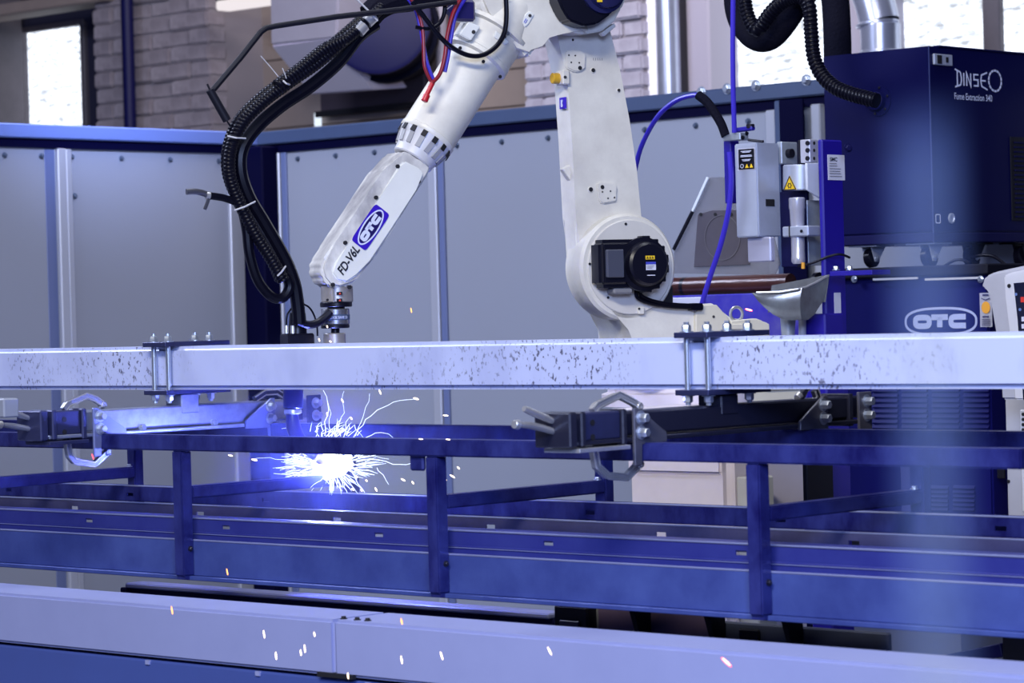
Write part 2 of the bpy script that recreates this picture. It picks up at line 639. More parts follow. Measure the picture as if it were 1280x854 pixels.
def window(name, s0, s1, z0, z1, bars, framemat, fw=0.06):
    w = structure(name, (s0, TB, z0))
    MB().box((s0, TB + 0.012, z0), (s1, TB + 0.03, z1)).part('pane', GLASSW, w)
    f = MB()
    f.box((s0 - 0.02, TB - 0.03, z0), (s0 + fw, TB + 0.09, z1), 0.006)
    f.box((s1 - fw, TB - 0.03, z0), (s1 + 0.02, TB + 0.09, z1), 0.006)
    f.box((s0, TB - 0.02, z1 - fw * 0.7), (s1, TB + 0.09, z1 + 0.02), 0.006)
    f.part('window_frame', framemat, w)
    for b in bars:
        MB().box((b - 0.045, TB - 0.02, z0), (b + 0.045, TB + 0.09, z1), 0.006).part('mullion', framemat, w)
    return w


FRW = mat('old_window_frame', (0.09, 0.08, 0.10), 0.6, 0, 0.4, 8)
WHF = mat('pale_window_frame', (0.34, 0.32, 0.40), 0.5)
window('window_1', e[0], e[1], 1.4, T(106, 28, TB).z, [], FRW, 0.02)
window('window_2', e[2], e[3], 1.4, 4.6, [], WHF, 0.05)
window('window_3', e[4], e[5], 1.4, 4.6, [T(1242, 40, TB).x], FRW, 0.05)


# ---- whitewashed brick piers: every course and brick stands proud of its mortar
def pier(name, px0, px1, t0, zlo, zhi, bm_, course, label):
    s0, s1 = T(px0, 80, t0).x, T(px1, 80, t0).x
    p = structure(name, (s0, t0, 0), label)
    MB().box((s0 + 0.01, t0 + 0.02, 0), (s1 - 0.01, TB, 5.2)).part('mortar', MORTAR, p)
    shared = {}
    z, row = zlo, 0
    while z < zhi:
        n = 3
        bw = (s1 - s0) / n
        xs = [s0] + [s0 + bw * (k + (0.5 if row % 2 else 1.0)) for k in range(n if row % 2 else n - 1)] + [s1]
        for a, b in zip(xs, xs[1:]):
            key = round(b - a, 3)
            if key not in shared:
                mm = MB().hexa((0, 0, 0), (b - a - 0.004, 0, 0), (0, 0.13, 0), (0, 0, course - 0.004), 0.010, 2)
                shared[key] = mm._mesh('brick', bm_, None)
            o = bpy.data.objects.new('brick', shared[key])
            COL.objects.link(o)
            o.parent = p
            o.location = V(((a + b) / 2, t0 + 0.065 + random.uniform(-0.012, 0.012), z + course / 2)) - ORG[p.name]
            o.rotation_euler = (random.uniform(-.03, .03), random.uniform(-.02, .02), random.uniform(-.03, .03))
        z += course
        row += 1
    return p


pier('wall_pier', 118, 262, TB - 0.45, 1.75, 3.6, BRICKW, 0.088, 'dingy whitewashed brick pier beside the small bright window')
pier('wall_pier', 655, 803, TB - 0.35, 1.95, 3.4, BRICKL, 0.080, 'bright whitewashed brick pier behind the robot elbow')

s_a, s_b = T(262, 80, TB - 0.05).x, T(700, 80, TB - 0.05).x
for k in range(10):
    z = 1.9 + k * 0.185
    MB().box((s_a, TB - 0.05 - random.uniform(0, 0.012), z), (s_b, TB, z + 0.180), 0.005).part('plank', PLANKM, wb)
q = T(157, 80, TB - 0.6)
MB().cyl((q.x, TB - 0.58, 1.2), (q.x, TB - 0.58, 4.4), 0.034, seg=16).thing('downpipe', DARKNAVY, 'dark vertical downpipe running up the dingy brick pier', 'pipe')
q = T(277, 80, TB - 0.3)
MB().cyl((q.x, TB - 0.2, 1.2), (q.x, TB - 0.2, T(278, 28, TB - 0.2).z), 0.018, seg=12).thing('conduit', DUCTM, 'thin pale conduit on the beige boards beside the brick pier', 'pipe')
q = T(535, 80, TB - 0.3)
MB().cyl((q.x, TB - 0.2, 1.2), (q.x, TB - 0.2, 4.4), 0.03, seg=12).thing('conduit', DUCTM, 'pale vertical conduit behind the red and blue hoses', 'pipe')
q = T(813, 80, TB - 0.3)
MB().box((q.x - 0.075, TB - 0.3, 1.2), (q.x + 0.05, TB - 0.2, 4.4), 0.01).thing('trim_1', mat('white_trim', (0.85, 0.85, 0.92), 0.5), None, None, W, None, 'structure')  # white trim, its colour lightened for the window light on it
q = T(836, 80, TB - 0.3)
MB().cyl((q.x, TB - 0.3, 1.2), (q.x, TB - 0.3, 4.4), 0.055, seg=20).thing('downpipe', SILVD, 'shiny pale downpipe between brick pier and large window', 'pipe')
a, b = T(858, 80, TB - 0.2).x, T(887, 80, TB - 0.2).x
MB().box((a, TB - 0.2, 1.2), (b, TB + 0.05, 4.6), 0.01).thing('trim_2', WHF, None, None, W, None, 'structure')
a, b = T(1050, 40, TB - 0.25).x, T(1087, 40, TB - 0.25).x
MB().box((a, TB - 0.3, 1.2), (b, TB + 0.05, 4.6), 0.01).thing('trim_3', WHF, None, None, W, None, 'structure')
a, b = T(0, 80, TB - 0.2).x - 0.4, T(4, 80, TB - 0.2).x
MB().box((a, TB - 0.25, 0.5), (b, TB - 0.05, 4.4), 0.01).thing('trim_4', FRW, None, None, W, None, 'structure')
# dark beam and pale edge over the small window
p0, p1 = T(-40, 22, TB - 0.5), T(118, -4, TB - 0.5)
MB().box((p0.x, TB - 0.5, p0.z - 0.02), (p1.x + 0.1, TB - 0.3, p0.z + 0.05), 0.01).thing('trim_5', PLANKM, None, None, W, None, 'structure')

# lamp behind the duct, ventilation hood, round duct, dark board
L = thing('strip_lamp', 'pale strip lamp high on the wall beside the vent hood', 'lamp', T(306, 8, TB - 0.6))
p0, p1 = T(278, 14, TB - 0.6), T(339, -6, TB - 0.6)
MB().box((p0.x, TB - 0.65, p0.z), (p1.x, TB - 0.55, p0.z + 0.05), 0.01).part('diffuser', emission('lamp_white', (1, 0.92, 0.95), 0.9), L)
MB().box((p0.x, TB - 0.66, p0.z + 0.05), (p1.x, TB - 0.54, p0.z + 0.09), 0.01).part('housing', DARKWALL, L)
hd = thing('vent_hood', 'pale sheet metal ventilation hood with tapered underside', 'duct', T(400, 60, TB - 0.5))
td = TB - 0.9
p = [T(338, 57, td), T(336, -40, td), T(425, -40, td), T(420, 48, td)]
MB().prism(p, (0, 0.5, 0), 0.01).part('duct_box', DUCTM, hd)
p = [T(338, 57, td), T(420, 47, td), T(466, 112, td + 0.35), T(388, 118, td + 0.35)]
MB().prism(p, (0, 0.25, 0.02), 0.008).part('tapered_skirt', mat('duct_sheet_lit', (0.85, 0.80, 0.92), 0.5, 0.0), hd)  # paler copy of the duct sheet, light on the skirt put into colour
rd = thing('round_duct', 'large dark round duct elbow beside the vent hood', 'duct', T(470, 20, td))
c = T(484, 38, td + 0.42)
prof = [(-0.25, 0.22), (-0.03, 0.25), (0.0, 0.27), (0.05, 0.27), (0.06, 0.25), (0.2, 0.24)]
MB().lathe(c, (0.55, -0.8, 0.1), prof, 40).part('duct_elbow', DUCTD, rd)
MB().lathe(c, (0.55, -0.8, 0.1), [(0.20, 0.245), (0.21, 0.262), (0.23, 0.262), (0.24, 0.24)], 40).part('rim', DARKNAVY, rd)
db = thing('wall_hatch', 'dark wall hatch under the round duct', 'hatch', T(470, 145, TB - 0.1))
p0, p1 = T(403, 142, TB - 0.1), T(534, 96, TB - 0.1)
MB().box((p0.x, TB - 0.12, p0.z), (p1.x, TB - 0.06, p1.z + 0.3), 0.01).part('panel', mat('hatch_brown', (0.06, 0.045, 0.06), 0.6), db)
MB().box((p0.x - 0.03, TB - 0.13, p0.z - 0.02), (p1.x, TB - 0.10, p0.z + 0.012), 0.004).part('edge_strip', DARKHOLE, db)
p0 = T(393, 158, TB - 0.1)
MB().box((p0.x, TB - 0.1, p0.z), (p0.x + 0.035, TB - 0.08, p0.z + 0.07)).part('bright_spot', emission('bright_spot_glow', (0.75, 0.85, 1), 1.2), db)  # small glowing box drawn as a bright spot by the hatch
# spiral duct in front of the right windows
sd = thing('spiral_duct', 'silver round duct rising in front of the rippled windows', 'duct', T(1100, 60, TB - 0.6))
q = T(1101, 62, TB - 0.6)
MB().hose([(q.x, TB - 0.6, 1.4), (q.x, TB - 0.6, q.z), (q.x - 0.005, TB - 0.6, q.z + 0.12), (q.x - 0.06, TB - 0.6, q.z + 0.28), (q.x - 0.2, TB - 0.6, q.z + 0.5)], 0.085, 24).part('duct_tube', SILVD, sd)
for dz in (-0.02, 0.10):
    MB().lathe((q.x - (0.012 if dz > 0 else 0), TB - 0.6, q.z + dz), (-0.12 if dz > 0 else 0, 0, 1), [(0, 0.086), (0.004, 0.091), (0.012, 0.091), (0.016, 0.086)], 28).part('seam_ring', SILVD, sd)

# ---- weld cell screens
RZ = T(322, 166, TP).z                                # top of the screens


def screen_right():
    w = structure('wall_right', (SC, TP, 0))
    rail_h = 0.075
    s_end = T(1400, 90, TP).x
    m = MB()
    m.box((SC, TP - 0.02, RZ - 0.052), (s_end, TP + 0.06, RZ), 0.005)
    m.part('top_rail', FRAMEB, w)
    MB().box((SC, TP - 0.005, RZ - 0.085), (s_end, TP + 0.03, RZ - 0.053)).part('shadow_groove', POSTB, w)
    joints = [T(351, 300, TP).x, T(546, 300, TP).x, T(968, 150, TP).x]
    seams = [SC + 0.02] + joints + [s_end]
    for a, b in zip(seams, seams[1:]):
        MB().box((a + 0.03, TP + 0.005, 0.12), (b - 0.02, TP + 0.012, RZ - 0.07), 0.002).part('panel', PANEL, w)
        n = max(2, round((b - a) / 0.235))
        for k in range(n):
            s = a + (k + 0.5) * (b - a) / n
            MB().bolt((s, TP + 0.005, RZ - 0.115), (0, -1, 0), 0.0075, 0.010).part('bolt', mat('screen_bolt', (0.10, 0.13, 0.2), 0.4, 0.5), w)
    for j in joints:
        MB().box((j - 0.03, TP - 0.012, 0.1), (j + 0.012, TP + 0.02, RZ - 0.085), 0.004).part('joint_profile', PROF, w)
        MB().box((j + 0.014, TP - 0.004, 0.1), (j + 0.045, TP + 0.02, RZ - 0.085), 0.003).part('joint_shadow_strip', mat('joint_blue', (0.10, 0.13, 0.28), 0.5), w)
    a, b = T(979, 150, TP).x, T(1004, 150, TP).x
    MB().box((a, TP - 0.05, 0), (b, TP + 0.02, RZ - 0.06), 0.004).part('post', FRAMEB, w)
    MB().box((a + 0.025, TP - 0.055, 0), (b + 0.04, TP - 0.045, RZ - 0.06), 0.002).part('post_face', POSTB, w)
    MB().box((b + 0.05, TP - 0.03, 0), (b + 0.09, TP, RZ - 0.08), 0.004).part('joint_profile', PROF, w)
    for px, py in ((877, 115), (909, 111), (945, 107), (1008, 100)):
        q = T(px, py, TP - 0.02)
        MB().bolt(q, (0, -1, 0), 0.013, 0.012).part('rail_bolt', ZINC, w)
    MB().box((SC, TP - 0.01, 0.0), (s_end, TP + 0.03, 0.12), 0.004).part('bottom_rail', FRAMEB, w)


def screen_left():
    w = structure('wall_left', (SC, TP, 0))
    m = MB()
    m.box((SC - 0.06, -4.0, RZ - 0.052), (SC + 0.02, TP, RZ), 0.005)
    m.part('top_rail', mat('partition_rail_left', (0.13, 0.19, 0.48), 0.4, 0.2), w)
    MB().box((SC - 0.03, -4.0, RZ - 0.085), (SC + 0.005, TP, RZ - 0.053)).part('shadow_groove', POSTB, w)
    tj = S(83, 200, SC).y
    seams = [-4.0, tj, TP - 0.12]
    for a, b in zip(seams, seams[1:]):
        MB().box((SC - 0.012, a + 0.02, 0.12), (SC - 0.005, b - 0.02, RZ - 0.07), 0.002).part('panel', PANEL, w)
    for px, py in ((52, 177), (90, 178), (152, 179), (213, 180), (274, 181), (6, 176)):
        q = S(px, py, SC)
        MB().bolt((SC - 0.005, q.y, RZ - 0.115), (1, 0, 0), 0.0075, 0.010).part('bolt', mat('screen_bolt', (0.1, 0.13, 0.2)), w)
    q = S(94, 245, SC)
    MB().bolt((SC - 0.005, q.y, q.z), (1, 0, 0), 0.008, 0.01).part('bolt', mat('screen_bolt', (0.1, 0.13, 0.2)), w)
    y0, y1 = S(73, 300, SC).y, S(92, 300, SC).y
    MB().box((SC - 0.012, y0, 0.02), (SC + 0.012, y0 + (y1 - y0) * 0.55, RZ - 0.085), 0.004).part('joint_profile', PROF, w)
    MB().box((SC - 0.012, y0 + (y1 - y0) * 0.6, 0.02), (SC + 0.006, y1, RZ - 0.085), 0.004).part('joint_profile', PROF, w)
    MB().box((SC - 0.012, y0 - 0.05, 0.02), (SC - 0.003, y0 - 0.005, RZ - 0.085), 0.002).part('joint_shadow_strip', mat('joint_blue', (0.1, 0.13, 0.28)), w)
    y0 = S(299, 300, SC).y
    MB().box((SC - 0.012, y0 - 0.05, 0.02), (SC + 0.01, y0 + 0.02, RZ - 0.085), 0.004).part('joint_profile', PROF, w)
    y1 = S(304, 300, SC).y
    MB().box((SC - 0.05, y1, 0), (SC + 0.12, TP + 0.02, RZ - 0.06), 0.006).part('corner_post', POSTB, w)
    MB().box((SC - 0.03, -4.0, 0.0), (SC + 0.01, TP, 0.12), 0.004).part('bottom_rail', FRAMEB, w)


screen_right()
screen_left()

# ================================================================== FIXTURE: big square beam
zb1 = T(640, 426, 0).z
zb0 = T(640, 487, 0).z
MB().box((-3.2, 0, zb0), (2.4, 0.1, zb1), 0.010, 3).thing('square_beam', BEAM, 'long light grey square tube beam with dark flecks above the welded frame', 'beam', W, None, 'thing')


def nut(mb, p, up):
    mb.bolt(p, (0, 0, up), 0.0095, 0.013)
    mb.cyl(V(p), V(p) + V((0, 0, up * 0.020)), 0.0055, seg=10)


def clamp_arm(label, sa, pxs, lit):
    """cross arm hung under the beam by two plates and four threaded rods"""
    s0, s1, t_front, t_gus, t_rear, zt0, zb_ = pxs
    o = thing('clamp_arm', label, 'clamp arm', (sa, 0.05, zb_))
    tube_m = ARMLIT if lit else MILLD  # arc-lit arm takes a paler steel than its twin: light put into colour
    # plates round the beam
    for z, h in ((zb1, 0.011), (zb0 - 0.011, 0.011)):
        MB().box((sa - 0.042, -0.035, z), (sa + 0.042, 0.165, z + h), 0.001).part('clamp_plate', CLAMPP, o)
    for ds in (-0.026, 0.026):
        for t in (-0.014, 0.114):
            r = MB().cyl((sa + ds, t, zb0 - 0.02), (sa + ds, t, zb1 + 0.012), 0.0062, seg=12).part('threaded_rod', ZINC, o)
            n = MB()
            nut(n, (sa + ds, t, zb1 + 0.011), 1)
            n.part('nut', ZINC, r)
            n = MB()
            nut(n, (sa + ds, t, zb0 - 0.011), -1)
            n.part('nut', ZINC, r)
    MB().box((sa - 0.03, 0.02, zt0 - 0.02), (sa + 0.03, 0.075, zb0 - 0.011), 0.003).part('stub_post', tube_m, o)
    # the arm tube: upper square tube with a lip rail along its foot
    MB().box((sa - 0.028, t_front + 0.05, zb_ + 0.012), (sa + 0.028, t_rear, zt0), 0.004).part('arm_tube', tube_m, o)
    m = MB()
    m.box((sa - 0.036, t_front + 0.03, zb_), (sa + 0.036, t_rear - 0.01, zb_ + 0.009), 0.002)
    m.part('foot_rail', tube_m, o)
    if lit:
        for t in (-0.10, 0.12):
            MB().bolt((sa + 0.028, t, zb_ + 0.014), (1, 0, 0.2), 0.008, 0.006).part('bolt', ZINC, o)
    # front clamp block between end plates
    m = MB()
    m.box((sa - 0.045, t_front, zb_ - 0.002), (sa + 0.045, t_front + 0.022, zt0 + 0.006), 0.003)
    m.box((sa - 0.042, t_front + 0.036, zb_ - 0.002), (sa + 0.042, t_front + 0.05, zt0 + 0.006), 0.003)
    m.box((sa - 0.040, t_gus - 0.03, zb_ - 0.004), (sa + 0.040, t_gus - 0.016, zt0 + 0.006), 0.003)
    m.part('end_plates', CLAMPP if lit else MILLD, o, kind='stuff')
    blk = MB().box((sa - 0.03, t_front + 0.05, zb_ + 0.008), (sa + 0.034, t_gus - 0.03, zt0 + 0.003), 0.003).part('clamp_block', CLAMPP, o)
    for dz in (0.25, 0.72):
        MB().cyl((sa + 0.033, t_front + 0.075, zb_ + (zt0 - zb_) * dz), (sa + 0.0352, t_front + 0.075, zb_ + (zt0 - zb_) * dz), 0.006, seg=14).part('hole', DARKHOLE, blk)
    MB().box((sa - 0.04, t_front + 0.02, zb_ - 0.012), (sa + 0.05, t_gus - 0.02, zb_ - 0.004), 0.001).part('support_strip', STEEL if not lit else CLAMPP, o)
    # gussets with bolts
    h = zt0 - zb_

    def gusset(t, dirn, lo):
        sx = sa + 0.036
        pts = [(sx, t, zt0 + 0.006), (sx, t + dirn * 0.012, zt0 + 0.006), (sx, t + dirn * 0.095, zb_ + h * 0.25), (sx, t + dirn * 0.095, zb_ - 0.004), (sx, t, zb_ - 0.004 if lo < 0.01 else zb_ - lo)]
        if lo > 0.01:
            pts = pts[:4] + [(sx, t + dirn * 0.020, zb_ - 0.004), (sx, t + dirn * 0.020, zb_ - lo), (sx, t, zb_ - lo)]
        g = MB().prism(pts, (0.007, 0, 0), 0.0012, 1).part('gusset_plate', mat('lit_gusset', (0.20, 0.23, 0.46), 0.38, 0.5) if lit else mat('unlit_gusset', (0.11, 0.11, 0.15), 0.42, 0.4, 0.4, 14), o)
        for dz in (0.78, 0.30):
            MB().bolt((sx + 0.007, t + dirn * 0.018, zb_ + h * dz), (1, 0, 0), 0.0095, 0.016).part('bolt', ZINC, g)
    gusset(t_gus, 1, 0.045)
    gusset(t_rear - 0.13, -1, 0.05)
    pl = MB().box((sa + 0.034, t_rear - 0.02, zb_ - 0.03), (sa + 0.041, t_rear + 0.025, zt0 + 0.008), 0.0015).part('end_plate', mat('unlit_gusset', (0.05, 0.05, 0.1)) if not lit else CLAMPP, o)
    for dz in (0.80, 0.30):
        MB().bolt((sa + 0.041, t_rear + 0.006, zb_ + h * dz), (1, 0, 0), 0.0095, 0.016).part('bolt', ZINC, pl)
    MB().box((sa - 0.04, t_rear - 0.045, zb_ - 0.004), (sa + 0.034, t_rear - 0.03, zt0 + 0.006), 0.002).part('rear_plate', MILLD, o)
    return o


def arm_dims(sa, px_f, px_g, px_r, top, bot):
    sf = sa + 0.028
    a = S(*px_f, sf).y
    g = S(*px_g, sf).y
    r = S(*px_r, sf).y
    return (0, 0, a, g, r, S(*top, sf).z, S(*bot, sf).z)


SA1 = T(201, 435, -0.014).x
SA2 = T(871, 420, -0.014).x
AD1 = arm_dims(SA1, (45, 528), (112, 525), (388, 510), (225, 507), (225, 539))
AD2 = arm_dims(SA2, (704, 540), (786, 545), (1075, 515), (880, 508), (880, 545))
clamp_arm('clamp arm under the square beam, lit bright blue by the arc', SA1, AD1, True)
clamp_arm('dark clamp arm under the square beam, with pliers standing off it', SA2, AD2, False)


def pliers(label, s, upper, lower, handles, metal, jaw_s=None):
    """locking C-clamp pliers; paths given as (px, py) on the plane s"""
    P = lambda l: [S(x, y, s) for x, y in l]
    allp = P(upper)
    o = thing('locking_pliers', label, 'pliers', allp[0])
    side = (1, 0, 0)

    def jaw(name, path):
        q_ = P(path)
        a = [q_[0]] + [x for i in range(1, len(q_) - 1) for x in (q_[i].lerp(q_[i - 1], 0.16), q_[i], q_[i].lerp(q_[i + 1], 0.16))] + [q_[-1]]
        j = MB().tube(a, 0.006, sq=(side, 0.013, 0.011)).part(name, metal, o)
        cen = sum(a, V((0, 0, 0))) / len(a)
        for k_ in (-1, 1):
            rim = []
            for i in range(len(a)):
                d = (a[min(i + 1, len(a) - 1)] - a[max(i - 1, 0)]).normalized()
                nrm = d.cross(V(side)).normalized()
                rim.append(a[i] + nrm * 0.0055 * k_ + V((0.006, 0, 0)))
            MB().tube(rim, 0.0020, 6).part('flange_rib', STEEL, j)
        tip = a[-1]
        m = MB()
        m.cyl(tip + V((0, 0, -0.006)), tip + V((0, 0, 0.006)), 0.011, 0.008, 14, 0.002)
        m.lathe(tip, (1, 0, 0), [(-0.009, 0.007), (0, 0.010), (0.009, 0.007)], 14)
        m.part('swivel_pad', metal, j)
    if upper:
        jaw('upper_jaw', upper)
    if lower:
        jaw('lower_jaw', lower)
    for i, h in enumerate(handles):
        a = smooth_path(P(h), 4)
        n = len(a)
        MB().tube(a, [0.0048 + 0.0022 * math.sin(math.pi * k / n) for k in range(n)], 10).part('handle', metal, o)
        if i == 1:
            MB().cyl(a[0], a[0] + (a[0] - a[1]).normalized() * 0.012, 0.009, 0.008, 12, 0.001).part('adjusting_screw', STEEL, o)
    return o


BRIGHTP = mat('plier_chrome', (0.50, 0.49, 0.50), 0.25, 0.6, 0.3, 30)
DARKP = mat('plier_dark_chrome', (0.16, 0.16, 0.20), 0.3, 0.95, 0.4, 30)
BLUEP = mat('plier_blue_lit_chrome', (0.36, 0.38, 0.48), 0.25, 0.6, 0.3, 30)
pliers('locking pliers with blue-lit lower jaw gripping the front of the arc-lit arm', SA1 - 0.0,
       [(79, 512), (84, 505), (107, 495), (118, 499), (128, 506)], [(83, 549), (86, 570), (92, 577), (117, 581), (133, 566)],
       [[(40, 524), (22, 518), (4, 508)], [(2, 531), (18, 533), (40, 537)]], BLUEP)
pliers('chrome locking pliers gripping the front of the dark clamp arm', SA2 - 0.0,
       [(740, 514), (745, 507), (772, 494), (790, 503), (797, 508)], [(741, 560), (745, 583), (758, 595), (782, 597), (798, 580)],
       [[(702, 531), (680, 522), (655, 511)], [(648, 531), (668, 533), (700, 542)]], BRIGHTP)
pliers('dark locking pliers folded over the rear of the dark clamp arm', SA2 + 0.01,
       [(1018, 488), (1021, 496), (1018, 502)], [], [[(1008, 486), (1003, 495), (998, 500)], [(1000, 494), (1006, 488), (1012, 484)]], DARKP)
pliers('dark curved locking pliers over the rear of the arc-lit arm beside the torch', SA1 + 0.01,
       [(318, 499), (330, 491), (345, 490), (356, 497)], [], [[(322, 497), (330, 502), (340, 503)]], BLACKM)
# small bright bracket at the edge of the picture
q = T(-8, 500, -0.6)
MB().box((q.x - 0.1, -0.62, T(8, 522, -0.6).z), (T(14, 500, -0.6).x, -0.58, T(8, 498, -0.6).z), 0.003).thing('end_stop', PANEL, 'pale square end stop beside the blue-lit pliers handle', 'bracket')

# ================================================================== WORKPIECE: frame of steel tubes and channels
TF, TR, TBK = -0.23, -0.20, 0.29
ztop = T(640, 551, TF).z
zlow = T(640, 573, TF).z
fr = thing('steel_frame', 'long dark steel frame of tubes and channels being welded', 'frame', (-0.5, 0.03, T(640, 752, -0.2).z))
S0, S1 = -3.2, T(1277, 570, TF).x
MB().box((S0, TF - 0.003, zlow), (S1, TF + 0.037, ztop), 0.003, 2).part('front_rail', MILL, fr)
MB().box((S0, TBK - 0.003, zlow), (S1 + 0.3, TBK + 0.037, ztop), 0.003, 2).part('rear_rail', MILL, fr)
zbot = T(700, 757, -0.2).z
zr1, zr0 = T(700, 626, TBK).z, T(700, 648, TBK).z
sposts = [T(222, 640, TF).x, T(540, 650, TF).x, T(942, 670, TF).x]
sposts = [sposts[0] - (sposts[1] - sposts[0])] + sposts
for i, s in enumerate(sposts):
    pf = MB().box((s - 0.016, TF, zbot + 0.01), (s + 0.016, TR + 0.002, zlow), 0.003, 2).part('front_post', MILL, fr)
    MB().box((s - 0.014, TF + 0.006, zbot + 0.002), (s + 0.014, TR - 0.004, zbot + 0.0098)).part('weld_bead', MILL, pf)
    pr = MB().box((s - 0.016, TBK, zr0 - 0.01), (s + 0.016, TBK + 0.03, zlow), 0.003, 2).part('rear_post', MILL, fr)
    zc = S(960 if i == 3 else 1, 640, s).z if False else None
    # cross bar from front post to rear post
    zc1 = T(745, 600, TBK).z
    zc0 = T(745, 616, TBK).z
    c = MB().box((s - 0.016, TR + 0.002, zc0), (s + 0.016, TBK, zc1), 0.003, 2).part('cross_bar', MILL, fr)
    MB().bolt((s + 0.0, TBK - 0.006, zc1), (0, 0, 1), 0.006, 0.005).part('weld_stud', ZINC, c)
    MB().bolt((s + 0.016, TR - 0.010, T(950, 727, -0.2).z), (1, 0, 0), 0.0045, 0.004).part('stud', MILLD, pf)


def slotted(name, t0, t1, z0, z1, zs, slots, m_, lipmat=None):
    """channel web with real slots cut through it, flanges top and bottom; slots are s positions"""
    hw, hh = 0.013, 0.0045
    m = MB()
    m.box((S0, t0, zs + hh), (S1 + 0.4, t1, z1))
    m.box((S0, t0, z0), (S1 + 0.4, t1, zs - hh))
    edges = [S0] + [x for s in slots for x in (s - hw, s + hw)] + [S1 + 0.4]
    for a, b in zip(edges[::2], edges[1::2]):
        m.box((a, t0, zs - hh), (b, t1, zs + hh))
    return m


def sx(px, py, t): return T(px, py, t).x


# rear channel
sl = sorted([sx(15, 610, TBK), sx(167, 617, TBK), sx(337, 622, TBK), sx(560, 627, TBK), sx(742, 637, TBK), sx(980, 645, TBK), sx(1255, 655, TBK)])
m = slotted('rear_channel', TBK - 0.012, TBK - 0.009, zr0, zr1, zr0 + (zr1 - zr0) * 0.42, sl, MILL)
m.box((S0, TBK - 0.012, zr1 - 0.002), (S1 + 0.4, TBK + 0.0, zr1 + 0.001))
m.box((S0, TBK - 0.012, zr0 - 0.001), (S1 + 0.4, TBK + 0.03, zr0 + 0.002))
m.box((S0, TBK + 0.027, zr0), (S1 + 0.4, TBK + 0.03, zr1))
m.part('rear_channel', MILL, fr)


def edge(t, z, r=0.0026):
    MB().tube([(S0, t, z), ((S0 + S1) / 2, t, z), (S1 + 0.4, t, z)], r, 8).part('edge_highlight', EDGE, fr)


edge(TBK - 0.010, zr1)
# middle channel: greyish web with slots one can see through
TM = 0.06
zm1, zm0 = T(700, 651, TM).z, T(700, 672, TM).z
sl = sorted([sx(93, 631, TM), sx(250, 637, TM), sx(421, 645, TM), sx(613, 653, TM), sx(826, 663, TM), sx(1067, 674, TM)])
m = slotted('middle_channel', TM, TM + 0.003, zm0 - 0.01, zm1, zm1 - (zm1 - zm0) * 0.55, sl, MILL)
m.box((S0, TM, zm0 - 0.012), (S1 + 0.4, TM + 0.05, zm0 - 0.009))
m.part('middle_channel', mat('grey_mill_steel', (0.12, 0.12, 0.27), 0.34, 0.4, 0.6, 12, (0.05, 0.05, 0.15)), fr)
# front channel: slotted upper web, fold, step and broad lower web with a lip
zf = {k: T(700, v, TR).z for k, v in dict(a=671, b=690, c=693, d=701, e=751, g=757).items()}
sl = sorted([sx(101, 651, TR), sx(272, 659, TR), sx(463, 668, TR), sx(675, 677, TR), sx(916, 689, TR)])
m = slotted('front_channel', TR + 0.024, TR + 0.027, zf['b'], zf['a'], (zf['a'] + zf['b']) / 2 - 0.002, sl, MILL)
m.box((S0, TR + 0.024, zf['a'] - 0.003), (S1 + 0.4, TR + 0.09, zf['a']))
m.box((S0, TR + 0.020, zf['c']), (S1 + 0.4, TR + 0.027, zf['b']), 0.002)
m.box((S0, TR + 0.024, zf['d'] - 0.005), (S1 + 0.4, TR + 0.027, zf['c']))
m.part('front_channel', mat('upper_web_steel', (0.034, 0.043, 0.24), 0.42, 0.2, 0.6, 9, (0.015, 0.017, 0.18), spec=0.3), fr)
m = MB()
m.box((S0, TR + 0.001, zf['e']), (S1 + 0.4, TR + 0.005, zf['d']), 0.0015)
m.box((S0, TR + 0.001, zf['d'] - 0.004), (S1 + 0.4, TR + 0.024, zf['d']), 0.0015)
m.box((S0, TR - 0.012, zf['g']), (S1 + 0.4, TR + 0.09, zf['e']), 0.0012)
m.part('sill_channel', SHEET, fr)
edge(TM + 0.001, zm1, 0.0022)
edge(TR + 0.025, zf['a'], 0.0022)
edge(TR + 0.003, zf['d'], 0.0026)
edge(TR + 0.022, zf['c'], 0.0012)
# slip lug by the middle post
q = T(524, 575, TF + 0.02)
MB().box((q.x - 0.02, TF + 0.01, q.z - 0.022), (q.x + 0.02, TF + 0.022, q.z + 0.022), 0.004).part('lug', MILL, fr)

# ================================================================== MACHINE BED (grey beam in front, plates behind)
TG = -0.55
zg1, zg0 = T(417, 775, TG).z, T(417, 845, TG).z
bed = thing('bed_beam', 'broad pale grey box beam along the foot of the rig', 'beam', (-0.5, TG, zg0))
sj = T(417, 800, TG).x
MB().box((-3.2, TG, zg0), (sj - 0.0012, TG + 0.15, zg1), 0.006, 2).part('beam_section', BEDGREY, bed)
MB().box((sj + 0.0012, TG, zg0), (2.4, TG + 0.15, zg1), 0.006, 2).part('beam_section', BEDGREY, bed)
for px in (425, 442, 455):
    q = T(px, 778, TG + 0.01)
    MB().bolt((q.x, TG + 0.02, zg1), (0, 0, 1), 0.005, 0.004).part('screw', DARKHOLE, bed)
q = T(421, 846, TG)
MB().box((q.x - 0.05, TG - 0.006, zg0 - 0.003), (q.x + 0.05, TG + 0.004, zg0 + 0.006)).part('joint_clip', DARKHOLE, bed)
lp = thing('bed_panel', 'blue steel apron panel below the pale bed beam', 'panel', (-0.5, TG, 0))
MB().box((-3.2, TG + 0.006, 0.05), (2.4, TG + 0.14, zg0 - 0.007), 0.004).part('apron', BEDBLUE, lp)
for k in range(5):
    s = T(180 + 137 * k, 815, TG).x if k < 4 else 0.2
    MB().box((s, TG + 0.002, zg0 - 0.016), (s + 0.012, TG + 0.008, zg0 - 0.007)).part('spacer', BEDGREY, lp)

